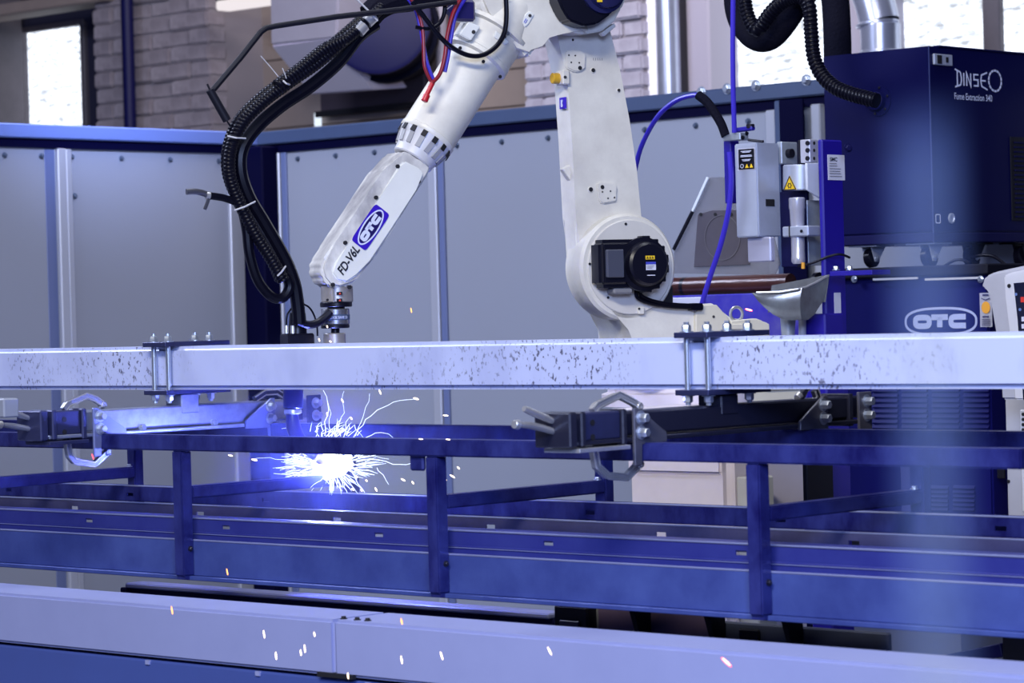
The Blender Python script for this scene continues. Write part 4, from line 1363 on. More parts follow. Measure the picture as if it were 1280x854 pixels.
MB().bar(B(261, 248, -0.135), B(256, 262, -0.135), 0.008, 0.004, (0, 1, 0), 0.001).part('clip_tail', mat('dark_pipe', (0.2, 0.2, 0.23)), br)
for p0, p1 in (((284, 170), (307, 173)), ((293, 263), (319, 252)), ((354, 101), (362, 106)), ((347, 345), (357, 333))):
    MB().tube([B(*p0, -0.158), B((p0[0] + p1[0]) / 2, (p0[1] + p1[1]) / 2 + 1, -0.165), B(*p1, -0.150)], 0.0022, 6).part('cable_tie', mat('pale_tie', (0.45, 0.45, 0.48), 0.5), hb)
MB().tube([B(348, 96, -0.16), B(340, 86, -0.16), B(326, 70, -0.16)], 0.0011, 5).part('tie_tail', mat('pale_tie', (0.45, 0.45, 0.48)), hb)
MB().tube([B(358, 98, -0.16), B(355, 90, -0.165), B(353, 85, -0.165)], 0.0013, 5).part('tie_tail', mat('pale_tie', (0.45, 0.45, 0.48)), hb)
MB().tube([B(472, 26, -0.16), B(460, 13, -0.165), B(444, -3, -0.165)], 0.0024, 6).part('cable_tie', mat('pale_tie', (0.45, 0.45, 0.48)), hb)
m = MB()
m.hose(Bp([(560, -12), (520, -2), (490, 2), (472, 10), (462, 20)], -0.11), 0.03)
m.part('hose_sleeve', FABRIC, hb)

rod = thing('balance_rod', 'bent black rod holding the hoses, small weight on its tip', 'rod', B(400, 30, -0.17), RB)
MB().tube(Bp([(570, 2), (500, 12), (420, 21), (345, 32.5), (333, 35), (326, 40), (300, 73), (266, 113)], -0.17), 0.0068, 10).part('bent_rod', BLACKP, rod)
MB().cyl(B(262, 112, -0.17), B(284, 151, -0.17), 0.0098, seg=16, bev=0.001).part('end_weight', BLACKP, rod)
MB().tube([B(259, 105, -0.17), B(263, 114, -0.17)], 0.0024, 6).part('tip_pin', BLACKP, rod)
MB().tube([B(283, 150, -0.17), B(288, 158, -0.16)], 0.0020, 6).part('tip_pin', BLACKP, rod)

cbn = -0.165


def cable(name, path, r, m_, label, b=cbn, cat='cable', group=None):
    return MB().hose(Bp(path, b), r).thing(name, m_, label, cat, RB, group)


cable('cable', [(515, 2), (531, 22), (550, 46), (566, 60), (585, 69), (603, 69), (620, 58), (630, 42), (633, 20), (632, -10)], 0.0058, RUBBER, 'thick black cable sagging in a loop across the white forearm collar', -0.168)
cable('cable', [(556, 2), (555.5, 16), (551, 27), (543, 34), (533, 36), (520, 34)], 0.0048, RUBBER, 'short black cable hooked beside the rod above the hoses', -0.15)
cable('hose', [(512, -4), (522, 14), (528, 36), (529.5, 60), (531, 84), (540, 104)], 0.0042, REDH, 'red air hose in the strand hanging clear of the forearm', -0.150, 'hose')
cable('hose', [(508, -4), (519, 12), (525, 34), (530, 60), (535, 82), (543, 102)], 0.0042, BLUEH, 'blue air hose in the strand hanging clear of the forearm', -0.142, 'hose')
cable('hose', [(578, -6), (566, 18), (559, 45), (556, 70), (550, 92), (540, 104)], 0.0048, REDH, 'red air hose lying against the left edge of the forearm', -0.158, 'hose')
cable('hose', [(584, -6), (570, 18), (564, 45), (560, 70), (556, 90)], 0.0050, BLUEH, 'blue air hose lying against the left edge of the forearm', -0.150, 'hose')
m = MB().cyl(B(541, 103, -0.155), B(533, 119, -0.155), 0.0062, seg=12, bev=0.001)
m.cyl(B(534, 118, -0.155), B(530, 127, -0.155), 0.0085, seg=12, bev=0.002)
m.thing('hose_fitting', mat('red_fitting', (0.45, 0.01, 0.02), 0.35), 'red hose fitting where the air hoses meet on the forearm', 'fitting', RB)
m = MB().box(B(568, 26, -0.14), B(586, 2, -0.10), 0.006)
m.cyl(B(560, 16, -0.14), B(570, 8, -0.14), 0.012, seg=16)
m.thing('cable_gland', NAVYB, 'dark cable gland block at the top of the forearm collar', 'fitting', RB)

# ================================================================== NOZZLE CLEANING STATION
TC = 1.5
ns = thing('nozzle_cleaning_station', 'blue nozzle cleaning station with silver housings, scoop and warning stickers', 'cleaning station', T(1030, 640, TC))


def wb3(px_l, px_c, px_r, y0, y1, t0):
    """box whose broad face is at t0 from px_l to px_c and whose side face runs back to px_r"""
    s0, s1 = T(px_l, (y0 + y1) / 2, t0).x, T(px_c, (y0 + y1) / 2, t0).x
    t1 = S(px_r, (y0 + y1) / 2, s1).y
    return V((s0, t0, T(px_c, y1, t0).z)), V((s1, t1, T(px_c, y0, t0).z))


lo, hi = wb3(1024, 1030, 1056, 174, 400, TC + 0.02)
MB().box((lo.x, lo.y, 0.3), hi, 0.004).part('post', ROYAL, ns)
lo, hi = wb3(1008, 1034, 1058, 392, 640, TC + 0.0)
MB().box((lo.x, lo.y, 0.2), hi, 0.004).part('lower_post', ROYAL, ns)
lo, hi = wb3(905, 914, 925, 176, 254, TC + 0.06)
MB().box(lo, hi, 0.002).part('rear_plate', ROYAL, ns)
lo, hi = wb3(919, 947, 975, 178, 296, TC - 0.05)
hs = MB().box(lo, hi, 0.003, 2).part('silver_housing', ALU, ns)
f = plane_map(T(933, 199, TC - 0.05), (1, 0, 0), (0, 0, 1))
sw = (T(944, 199, TC - 0.05).x - T(922, 199, TC - 0.05).x) / 2
sh = (T(933, 185, TC - 0.05).z - T(933, 213, TC - 0.05).z) / 2
k_ = MB().box(f(-sw, -sh, 0), f(sw, sh, 0), 0).part('sticker', WSTICK, hs)
f2 = plane_map(T(933, 199, TC - 0.0515), (1, 0, 0), (0, 0, 1))
MB().box(f2(-sw * 0.88, -sh * 0.9, 0), f2(sw * 0.88, sh * 0.9, 0)).part('black_field', KSTICK, k_)
f3 = plane_map(T(933, 199, TC - 0.053), (1, 0, 0), (0, 0, 1))
m = MB()
for y, w_ in ((0.72, 0.6), (0.62, 0.45), (0.34, 0.62), (0.24, 0.66), (-0.04, 0.5), (-0.14, 0.4)):
    m.stroke([(-sw * w_, sh * y), (sw * w_, sh * y)], sh * 0.05, f3)
m.part('print_lines', WPRINT, k_)
for dx in (0.05, 0.55):
    MB().prism([f3(sw * (dx - 0.2), -sh * 0.78, 0), f3(sw * (dx + 0.2), -sh * 0.78, 0), f3(sw * dx, -sh * 0.42, 0)], (0, -0.0005, 0)).part('warning_triangle', YEL, k_)
m = MB()
m.stroke(ellipse(-sw * 0.5, -sh * 0.6, sw * 0.16, sh * 0.17, 16), sh * 0.05, f3, True)
m.part('ring_symbol', WPRINT, k_)
sr = hi.x
q0, q1 = S(957, 249, sr), S(968, 258, sr)
MB().box((sr - 0.001, q0.y, q1.z), (sr + 0.0012, q1.y, q0.z)).part('square_window', DARKHOLE, hs)
lo2, hi2 = wb3(934, 963, 969, 296, 327, TC - 0.03)
MB().box(lo2, hi2, 0.003).part('lower_box', mat('lilac_steel', (0.48, 0.48, 0.62), 0.35, 0.4), ns)
# top bracket with blue clamp
lo, hi = wb3(903, 925, 936, 166, 175, TC + 0.02)
tb = MB().box(lo, hi, 0.002).part('top_bracket', GALV, ns)
for px, py in ((933, 167), (928, 172)):
    MB().bolt(S(px, py, hi.x), (1, 0, 0), 0.004, 0.004).part('screw', BLACKP, tb)
MB().bar(T(920, 163, TC + 0.03), T(942, 160, TC + 0.03), 0.018, 0.012, (0, 0, 1), 0.003).part('blue_clamp', ROYAL, ns)
MB().cyl(T(938, 161, TC + 0.03), T(938, 155, TC + 0.03), 0.011, seg=14, bev=0.002).part('knob', BLACKP, ns)
MB().tube([T(936, 175, TC), T(944, 176, TC - 0.01), T(954, 177, TC - 0.01)], 0.004, 6).part('hose_tail', BLACKP, ns)
# right head: motor drum, bracket, blocks
TH = TC + 0.05
c0, c1 = T(994, 206, TH - 0.0), T(994, 238, TH)
dr = MB().cyl((c1.x, TH + 0.02, c1.z), (c0.x, TH + 0.02, c0.z), 0.044, seg=36, bev=0.003).part('motor_drum', ALU, ns)
tq = T(987.5, 231, TH - 0.026)
fT = plane_map(tq, (1, 0, 0), (0, 0, 1))
tr = MB().prism([fT(-0.0215, -0.014, 0), fT(0.0215, -0.014, 0), fT(0, 0.024, 0)], (0, -0.0008, 0)).part('warning_sticker', YEL, ns)
fT2 = plane_map(tq + V((0, -0.0012, 0)), (1, 0, 0), (0, 0, 1))
m = MB()
m.stroke([(-0.0195, -0.0127), (0.0195, -0.0127), (0, 0.0215)], 0.0022, fT2, True)
m.stroke(ellipse(0, -0.002, 0.0048, 0.0048, 14), 0.0018, fT2, True)
for a in range(0, 360, 60):
    c_, s_ = math.cos(R_(a)), math.sin(R_(a))
    m.stroke([(0.005 * c_, -0.002 + 0.005 * s_), (0.008 * c_, -0.002 + 0.008 * s_)], 0.0018, fT2)
m.part('sticker_print', KSTICK, tr)
lo, hi = wb3(1004, 1009, 1038, 204, 252, TH - 0.05)
xs = hi.x
pts = [S(1009, 204, xs), S(1037, 204, xs), S(1037, 252, xs), S(1030, 251, xs), S(1010, 237, xs)]
bk = MB().prism(pts, (-0.008, 0, 0), 0.001, 1).part('bracket_plate', mat('pale_zinc_plate', (0.72, 0.76, 0.86), 0.4, 0.1, 0.3, 18, (0.4, 0.42, 0.5)), ns)
for px, py in ((1033, 210), (1034, 246)):
    MB().bolt(S(px, py, xs), (1, 0, 0), 0.008, 0.012).part('bolt', ZINC, bk)
lo, hi = wb3(971, 977, 997, 177, 205, TH)
MB().box(lo, hi, 0.002).part('valve_block', GALV, ns)
MB().cyl(S(985, 192, hi.x), S(985, 192, hi.x) + V((0.014, 0, 0)), 0.012, seg=16).part('valve_port', BLACKP, ns)
MB().box(wb3(997, 1001, 1004, 175, 206, TH)[0], wb3(997, 1001, 1004, 175, 206, TH)[1], 0.002).part('black_spacer', BLACKP, ns)
lo, hi = wb3(1000, 1012, 1023, 174, 203, TH - 0.01)
vb = MB().box(lo, hi, 0.002).part('terminal_block', mat('pale_block', (0.6, 0.6, 0.68), 0.35, 0.5), ns)
for py in (179, 188, 198):
    q = S(1017.5, py, hi.x)
    MB().cyl(q, q + V((0.001, 0, 0)), 0.0045, seg=12).part('port_hole', DARKHOLE, vb)
    q = T(1010, py, TH - 0.01)
    MB().cyl(q, q + V((0, -0.004, 0)), 0.006, seg=12).part('screw', BLACKP, vb)
MB().bolt(T(1042, 186, TC + 0.0) + V((0.03, 0.02, 0)), (1, -0.6, 0), 0.008, 0.008).part('post_bolt', DARKNAVY, ns)
MB().box((T(976, 300, TH + 0.05).x, TH + 0.05, T(990, 333, TH).z), (T(1010, 300, TH + 0.05).x, TH + 0.06, T(990, 238, TH).z), 0.001).part('dark_back_plate', DARKNAVY, ns)
xs2 = T(1006, 300, TH + 0.02).x
MB().box((xs2 - 0.004, S(1010, 290, xs2).y, T(1010, 332, TH + 0.03).z), (xs2, S(1031, 290, xs2).y, T(1010, 250, TH + 0.03).z), 0.001).part('silver_side_plate', GALV, ns)
# reamer spindle with clamp
sx0 = T(997, 290, TH - 0.02)
z_ = lambda y: T(997, y, TH - 0.02).z
MB().lathe((sx0.x, TH - 0.02, z_(330)), (0, 0, 1), [(0, 0.014), (0.006, 0.018), (z_(322) - z_(330), 0.018), (z_(321) - z_(330), 0.0175), (z_(283) - z_(330), 0.0175), (z_(282) - z_(330), 0.018), (z_(262) - z_(330), 0.0195), (z_(260) - z_(330), 0.021), (z_(248) - z_(330), 0.021), (z_(247) - z_(330), 0.019)], 32).part('spindle', mat('polished_spindle', (0.60, 0.60, 0.70), 0.25, 0.5), ns)
cl = MB().box((T(979, 290, TH - 0.04).x, TH - 0.045, z_(296)), (T(1010, 290, TH - 0.045).x, TH + 0.01, z_(283)), 0.003).part('spindle_clamp', ALU, ns)
q = T(1002, 289, TH - 0.046)
MB().cyl(q, q + V((0, -0.002, 0)), 0.004, seg=12).part('screw', BLACKP, cl)
MB().box((T(986, 290, TH - 0.046).x, TH - 0.0465, z_(296.5)), (T(987.2, 290, TH - 0.046).x, TH - 0.044, z_(282.5))).part('slit', DARKHOLE, cl)
MB().hose([T(998, 333, TH - 0.02), T(1015, 329, TH - 0.03), T(1035, 321, TH - 0.03), T(1050, 318, TH - 0.01), T(1062, 322, TH + 0.03)], 0.0032).part('air_line', BLACKP, ns)
MB().cyl(T(1004, 336, TH - 0.03), T(1004, 328, TH - 0.03), 0.005, seg=12).part('brass_fitting', ORANGE, ns)
# name plates
f = plane_map(S(1045, 209.5, T(1030, 209, TC + 0.02).x) + V((0.0006, 0, 0)), (0, 1, 0), (0, 0, 1))
xs3 = wb3(1024, 1030, 1056, 174, 400, TC + 0.02)[1].x
a, b = S(1035, 225, xs3), S(1055, 194, xs3)
npz = MB().box((xs3, a.y, a.z), (xs3 + 0.0012, b.y, b.z)).part('name_plate', WSTICK, ns)
ff = plane_map((xs3 + 0.0012, (a.y + b.y) / 2, (a.z + b.z) / 2), (0, 1, 0), (0, 0, 1))
ww, h2 = (b.y - a.y) / 2, (b.z - a.z) / 2
m = MB()
for y, w_ in ((0.3, 0.5), (0.12, 0.55), (-0.1, 0.8), (-0.3, 0.75), (-0.48, 0.8), (-0.7, 0.85)):
    m.stroke([(-ww * 0.85, h2 * y), (-ww * 0.85 + ww * 1.7 * w_, h2 * y)], h2 * 0.045, ff)
m.part('print_lines', DIRTPR, npz)
MB().text('SMC', lambda x, y, l: ff(x - ww * 0.35, y + h2 * 0.62, l), h2 * 0.42, 0, 0.0003, 1.2).part('plate_lettering', KSTICK, npz)
a, b = S(1043, 409, wb3(1008, 1034, 1058, 392, 640, TC)[1].x), S(1051, 366, xs3)
MB().box((xs3, S(1043, 390, xs3).y, S(1043, 408, xs3).z), (xs3 + 0.0012, S(1051, 390, xs3).y, S(1043, 366, xs3).z)).part('strip_label', WSTICK, ns)
# side shelf with bolts
sh_ = MB().box((T(1037, 342, TC - 0.02).x, TC - 0.02, T(1050, 345, TC - 0.02).z), (T(1090, 342, TC - 0.02).x, TC + 0.06, T(1050, 339, TC - 0.02).z), 0.001).part('flange_plate', ROYAL, ns)
for px in (1045, 1062):
    q = T(px, 338, TC + 0.0)
    MB().bolt(q, (0, 0, 1), 0.007, 0.009).part('bolt', ZINC, sh_)
# scoop
SCOOP = mat('scoop_zinc', (0.36, 0.40, 0.44), 0.26, 0.55, 0.7, 9, (0.13, 0.10, 0.12))
ts = TC - 0.10
s0, s1 = T(946, 380, ts).x, T(1000, 380, ts).x
t2 = S(1033, 360, s1).y


def scoop():
    """quarter-round trough: front lip rises to the right, walls curve down to a drain"""
    bm = bmesh.new()
    # pixel outlines on the front plane (t = ts) and on the back plane (t = t2)
    fo = [T(x, y, ts) for x, y in ((946, 366), (953, 376), (962, 385), (972, 393), (983, 398.5), (996, 400.5), (1008, 400))]
    fr_ = [T(x, y, ts) for x, y in ((946, 366), (957, 365.6), (968, 365.2), (979, 364.4), (990, 363), (998, 361.5), (1004, 360))]
    nr = 6
    grid = []
    for a, b in zip(fr_, fo):
        col = []
        for k in range(nr + 1):
            f_ = k / nr
            p = a.lerp(b, f_)
            p.y -= 0.028 * math.sin(math.pi * f_ * 0.5 + 0.2) * (1 - 0.3 * f_)
            col.append(bm.verts.new(p))
        grid.append(col)
    for c0_, c1_ in zip(grid, grid[1:]):
        for k in range(nr):
            vs = [c0_[k], c1_[k], c1_[k + 1], c0_[k + 1]]
            bm.faces.new(vs)
    # right wall: from the front ridge back up to the high corner
    xs_ = fr_[-1].x
    rw_t = [S(x, y, xs_) for x, y in ((1008, 359), (1016, 355), (1025, 350.5), (1034, 345))]
    rw_b = [S(x, y, xs_) for x, y in ((1010, 400), (1018, 393), (1028, 378), (1034, 358))]
    prev = grid[-1]
    for a, b in zip(rw_t, rw_b):
        col = [bm.verts.new(a.lerp(b, k / nr)) for k in range(nr + 1)]
        for k in range(nr):
            bm.faces.new((prev[k], col[k], col[k + 1], prev[k + 1]))
        prev = col
    # back wall and left end
    bl, br_ = fr_[0] + V((0.0, t2 - ts - 0.05, 0.018)), rw_t[-1] + V((0, 0.01, 0.004))
    bb = [bm.verts.new(bl.lerp(br_, k / 4)) for k in range(5)]
    bd = [bm.verts.new(bl.lerp(br_, k / 4) + V((0, -0.02, -0.07))) for k in range(5)]
    for k in range(4):
        bm.faces.new((bb[k], bb[k + 1], bd[k + 1], bd[k]))
    bmesh.ops.solidify(bm, geom=list(bm.faces), thickness=0.003)
    x = MB()
    x._in(bm)
    return x


scp = scoop().part('scoop_tray', SCOOP, ns, angle=50)
MB().tube([T(946, 366, ts - 0.01), T(975, 365, ts - 0.012), T(998, 361.5, ts - 0.01)] + [S(x, y, T(1004, 360, ts).x + 0.002) for x, y in ((1008, 359), (1020, 353), (1034, 345))], 0.003, 8).part('rim', STEEL, scp)
MB().cyl(T(985, 425, ts + 0.05), T(985, 398, ts + 0.05), 0.016, 0.020, 20).part('drain_spout', GALV, ns)
MB().cyl(T(1003, 425, ts + 0.09), T(1003, 398, ts + 0.09), 0.010, seg=12).part('drain_pipe', GREYCASE, ns)

# blue bench plate, brown roll and clear shield to the left of the station
TBN = 1.68
bn = thing('bench_plate', 'scuffed royal blue bench panel behind the robot base', 'bench', T(920, 420, TBN))
a, b = T(828, 366, TBN), T(1006, 366, TBN)
MB().box((a.x, TBN, 0.6), (b.x, TBN + 0.03, T(930, 367, TBN).z), 0.003).part('panel', mat('scuffed_blue', (0.022, 0.010, 0.36), 0.4, 0, 0.5, 11, (0.16, 0.16, 0.45)), bn)
MB().box((T(838, 375, TBN).x, TBN - 0.012, T(850, 381, TBN).z), (T(880, 375, TBN).x, TBN + 0.0, T(850, 372, TBN).z), 0.002).part('pale_strip', WSTICK, bn)
zt2 = T(900, 357, TBN + 0.04).z
rr_ = (T(900, 345, TBN + .04).z - T(900, 369, TBN + .04).z) / 2
rl = thing('brown_roll', 'glossy rust-brown roll lying along the blue bench', 'roll', (a.x, TBN + 0.06, zt2 - rr_))
MB().tube([(a.x - 0.02 + k * 0.02, TBN + 0.06, zt2) for k in range(int((T(1006, 350, TBN + .06).x - a.x) / 0.02))], rr_, 24).part('wound_core', RUST, rl)
for s_ in (T(838, 350, TBN).x, T(1003, 350, TBN).x):
    MB().cyl((s_, TBN + 0.06, zt2), (s_ + 0.012, TBN + 0.06, zt2), rr_ * 1.02, seg=24).part('end_cap', BLACKM, rl)
TSH = TBN + 0.10
csn = thing('spatter_shield', 'smoky clear plastic shield with a bright slanting edge', 'shield', T(900, 345, TSH))
MB().prism([T(842, 342, TSH), T(843, 305, TSH), T(884, 222, TSH), T(950, 220, TSH), T(975, 330, TSH), T(968, 344, TSH)], (0, 0.004, 0)).part('clear_sheet', CLEAR, csn)
MB().bar(T(885, 222, TSH - 0.004), T(866, 264, TSH - 0.004), 0.008, 0.006, (0, 1, 0)).part('bright_edge', mat('bright_acrylic_edge', (0.85, 0.88, 0.90), 0.15), csn)
MB().bar(T(866, 264, TSH - 0.004), T(842, 312, TSH - 0.004), 0.008, 0.006, (0, 1, 0)).part('edge', BLACKM, csn)
dpm = mat('smoked_plate', (0.10, 0.09, 0.11), 0.4, 0, 0.5, 8, (0.05, 0.04, 0.05))
dp = MB().prism([T(867, 334, TSH - 0.006), T(872, 268, TSH - 0.006), T(890, 263, TSH - 0.006), T(934, 262, TSH - 0.006), T(937, 331, TSH - 0.006)], (0, 0.003, 0), 0.001, 1).part('smoked_plate', dpm, csn)
m = MB()
fd = plane_map(T(903, 297, TSH - 0.0065), (1, 0, 0), (0, 0, 1))
m.stroke(ellipse(0, 0, 0.062, 0.062, 36), 0.0015, fd, True)
m.part('ring_print', mat('faint_print', (0.16, 0.15, 0.17), 0.5), dp)
for px in (876, 894, 914):
    q = T(px, 268, TSH - 0.007)
    MB().cyl(q, q + V((0, -0.001, 0)), 0.005, seg=12).part('hole', DARKHOLE, dp)

# blue conduits round the station
TX = TC + 0.02


def tube_t(name, path, r, m_, label, cat='cable', t=TX):
    return MB().hose([T(x, y, t) for x, y in path], r).thing(name, m_, label, cat)


tube_t('wire_conduit', [(916.5, -10), (916, 50), (916.5, 110), (918, 166)], 0.0068, BLUEH, 'thin blue conduit dropping straight into the cleaning station', 'conduit')
wc = thing('wire_conduit', 'blue conduit arching over into a black sleeve', 'conduit', T(908, 166, TX))
MB().hose([T(x, y, TX) for x, y in ((790, 240), (794, 212), (803, 180), (822, 146), (845, 126), (868, 119), (876, 121))], 0.0068).part('blue_tube', BLUEH, wc)
MB().hose([T(x, y, TX) for x, y in ((873, 119), (884, 128), (894, 142), (902, 156), (907, 170))], 0.0125).part('black_sleeve', FABRIC, wc)
tube_t('wire_conduit', [(912, 190), (914, 225), (911, 262), (901, 305), (887, 348), (877, 382), (870, 420)], 0.0072, BLUEH, 'blue conduit curving down from the station behind the robot base', 'conduit', TC - 0.07)

# ================================================================== FUME EXTRACTION CABINET
TF2 = 2.4
fs0, fs1 = T(1031, 180, TF2).x, T(1164, 180, TF2).x
fz1, fz0 = T(1163, 57, TF2).z, T(1165, 303, TF2).z
fc = thing('fume_cabinet', 'dark navy fume extraction cabinet with white lettering', 'extractor', ((fs0 + fs1) / 2, TF2 + 0.3, fz0))
MB().box((fs0, TF2, fz0 + 0.03), (fs1, TF2 + 0.62, fz1), 0.004, 2).part('body', NAVY, fc)
MB().box((fs0 - 0.002, TF2 - 0.002, fz0), (fs1 + 0.002, TF2 + 0.62, fz0 + 0.029), 0.003).part('base_frame', DARKNAVY, fc)
MB().box((fs1 - 0.02, TF2 + 0.05, fz1 - 0.001), (fs1 + 0.003, TF2 + 0.62, fz1 + 0.004), 0.001).part('lid', NAVY, fc)
xs = fs1
fF = lambda px, py: S(px, py, xs + 0.0004)
# logo on the side panel
pc = fF(1223, 104)
yl, yr = fF(1193, 104).y, fF(1253, 104).y
zt_, zb_ = fF(1244, 87).z, fF(1244, 116).z
fx = plane_map((xs, pc.y, (fF(1215, 88).z + fF(1215, 112).z) / 2), (0, 1, 0), (0, 0, 1))
u_ = (yr - yl) / 60.0                      # one photo pixel along this face
v_ = abs(fF(1215, 88).z - fF(1215, 112).z) / 24.0


def LL(pts): return [((x - 30) * u_, (y - 12) * v_) for x, y in pts]


m = MB()
w_ = 2.0 * v_
m.stroke(LL([(1, 24), (7, 21), (8, 20), (9, 14), (9, 10), (8, 5), (6, 4), (1, 2)]), w_, fx)       # D flared
m.stroke(LL([(4, 22), (4, 4)]), w_, fx)
m.stroke(LL([(12, 20), (12, 4)]), w_, fx)                                                         # I
m.stroke(LL([(15.5, 4), (15.5, 20), (20.5, 4), (20.5, 20)]), w_, fx)                               # N
m.stroke(LL([(30, 19), (24.5, 19), (24.5, 12.5), (29.5, 12.5), (29.5, 5), (24, 5)]), w_, fx)       # S
m.stroke(LL([(41, 22.5), (34, 19), (33, 12), (34, 5), (41, 1)]), w_, fx)                           # E flared
m.stroke(LL([(33, 12), (39, 12)]), w_, fx)
for k in range(14):                                                                              # segmented ring O
    a0, a1 = 2 * math.pi * (k + 0.08) / 14, 2 * math.pi * (k + 0.92) / 14
    m.stroke(LL([(51 + 8.0 * math.cos(a), 13 + 13.0 * math.sin(a)) for a in (a0, (a0 + a1) / 2, a1)]), w_ * 1.25, fx)
m.part('brand_lettering', WPRINT, fc)
cpt = fF(1216.5, 122)
ft_ = plane_map((xs, cpt.y, cpt.z), (0, 1, 0), (0, 0, 1))
wid = fF(1240, 122).y - fF(1193, 122).y
me = MB()
me.text('Fume Extraction 340', lambda a, b, l: ft_(a, b, l), 0.0270, 0, 0.0002, 1.0)
xsn = [v.co.y for v in me.bm.verts]
k_ = wid / (max(xsn) - min(xsn))
me = MB()
me.text('Fume Extraction 340', lambda a, b, l: ft_(a * k_, b, l), 0.0270, 0, 0.0002, 1.0)
me.part('model_lettering', WPRINT, fc)
# latch, rings, grille
a, b = fF(1165.5, 81), fF(1188, 69)
la_ = MB().box((xs, a.y, a.z), (xs + 0.008, b.y, b.z), 0.002).part('latch', ALU, fc)
MB().box((xs + 0.008, a.y + (b.y - a.y) * 0.15, a.z + 0.004), (xs + 0.010, a.y + (b.y - a.y) * 0.38, b.z - 0.004)).part('latch_gap', DARKHOLE, la_)
MB().box((xs + 0.008, a.y + (b.y - a.y) * 0.62, a.z + 0.009), (xs + 0.010, a.y + (b.y - a.y) * 0.74, b.z - 0.008)).part('latch_slot', DARKHOLE, la_)
m = MB()
q = fF(1172.5, 273.5)
m.stroke(ellipse(0, 0, 0.011, 0.012, 24, 8), 0.003, plane_map((xs, q.y, q.z), (0, 1, 0), (0, 0, 1)), True)
m.part('lock_plate', WPRINT, fc)
q = fF(1189, 273)
MB().lathe((xs, q.y, q.z), (1, 0, 0), [(0, 0.015), (0.004, 0.015), (0.005, 0.011), (0.002, 0.009)], 24).part('lock_ring', ALU, fc)
gr = MB().box((xs, fF(1263, 220).y, fF(1263, 276).z), (xs + 0.003, fF(1300, 220).y, fF(1263, 171).z), 0.001).part('grille_plate', BLACKP, fc)
for k in range(17):
    z = fF(1263, 178 + k * 5.8).z
    MB().box((xs + 0.003, fF(1267, 220).y, z - 0.003), (xs + 0.007, fF(1298, 220).y, z + 0.002), 0.001).part('slat', NAVY, gr)
q = T(1098, 126, TF2)
pt = MB().lathe(q, NB, [(0, 0.045), (0.004, 0.045), (0.005, 0.030), (0.022, 0.028), (0.024, 0.024)], 36).part('hose_port', NAVY, fc)
for a in range(6):
    p = q + V((math.cos(a * 1.047 + .3) * 0.038, -0.004, math.sin(a * 1.047 + .3) * 0.038))
    MB().bolt(p, (0, -1, 0), 0.004, 0.003, False).part('port_screw', BLACKP, pt)
MB().box((fs1 - 0.002, TF2 - 0.001, fz0), (fs1 + 0.001, TF2 + 0.002, fz1)).part('corner_seam', mat('seam_blue', (0.03, 0.04, 0.14), 0.4), fc)


def caster(px, py, t, dark):
    q = T(px, py, t)
    ztop_ = fz0
    zbot_ = T(px, 334, t).z
    h = ztop_ - zbot_
    cm = BLACKP if dark else ALU
    MB().box((q.x - 0.05, t - 0.04, ztop_ - 0.005), (q.x + 0.05, t + 0.05, ztop_), 0.001).part('caster_plate', cm, fc)
    m = MB()
    for d in (-0.016, 0.016):
        m.prism([(q.x + d, t - 0.02, ztop_ - 0.005), (q.x + d, t + 0.05, ztop_ - 0.005), (q.x + d, t + 0.014, zbot_ + h * 0.25), (q.x + d, t - 0.002, zbot_ + h * 0.25)], (0.003, 0, 0))
    y = m.part('caster_fork', cm, fc)
    MB().cyl((q.x - 0.012, t + 0.005, zbot_ + h * 0.40), (q.x + 0.012, t + 0.005, zbot_ + h * 0.44), h * 0.44, seg=28, bev=0.003).part('caster_wheel', RUBBER, fc)
    MB().bolt((q.x + 0.019, t + 0.005, zbot_ + h * 0.4), (1, 0, 0), 0.006, 0.006).part('axle_bolt', ZINC, fc)


caster(1088, 320, TF2 + 0.05, False)
caster(1160, 318, TF2 + 0.05, False)
caster(1213, 318, TF2 + 0.32, True)
caster(1276, 318, TF2 + 0.48, True)

# ================================================================== POWER SOURCE
TS = 2.3
ps0, ps1 = T(1050, 450, TS).x, T(1228, 400, TS).x + 0.02
pz1, pz0 = T(1140, 346, TS).z, T(1200, 646, TS).z
pw_ = thing('power_source', 'dark blue welding power source with large oval brand logo and louvres', 'power source', ((ps0 + ps1) / 2, TS + 0.3, pz0))
MB().box((ps0, TS, pz0), (ps1, TS + 0.62, pz1), 0.006, 2).part('case', NAVY2, pw_)
MB().box((ps0 - 0.01, TS - 0.02, pz1), (ps1 + 0.012, TS + 0.64, T(1140, 333, TS).z), 0.004).part('top_tray', BLACKP, pw_)
for a, b in ((1092, 1148), (1157, 1226)):
    p0, p1 = T(a, 349.5, TS - 0.02), T(b, 348.5, TS - 0.02)
    MB().box((p0.x, TS - 0.024, p0.z - 0.003), (p1.x, TS - 0.020, p0.z + 0.003)).part('pale_strip', GREYCASE, pw_)
for px in (1068, 1226):
    MB().bolt(T(px, 349, TS - 0.02), (0, -1, 0), 0.007, 0.007).part('screw', ZINC, pw_)
f = plane_map(T(1176, 402, TS), (1, 0, 0), (0, 0, 1))
lw_ = T(1222, 402, TS).x - T(1130, 402, TS).x
lh_ = T(1176, 384, TS).z - T(1176, 420, TS).z
m = MB()
otc(m, f, lw_, lh_, 0.20, True, 2.6)
m.part('brand_logo', mat('pale_blue_print', (0.36, 0.40, 0.62), 0.5), pw_)
q0, q1 = T(1225.5, 409, TS), T(1239.5, 366, TS)
f = plane_map(T(1232.5, 387.5, TS), (1, 0, 0), (0, 0, 1))
sw2, sh2 = (q1.x - q0.x) / 2, (q1.z - q0.z) / 2
stk = MB().box(f(-sw2, -sh2, 0), f(sw2, sh2, 0)).part('sticker', WSTICK, pw_)
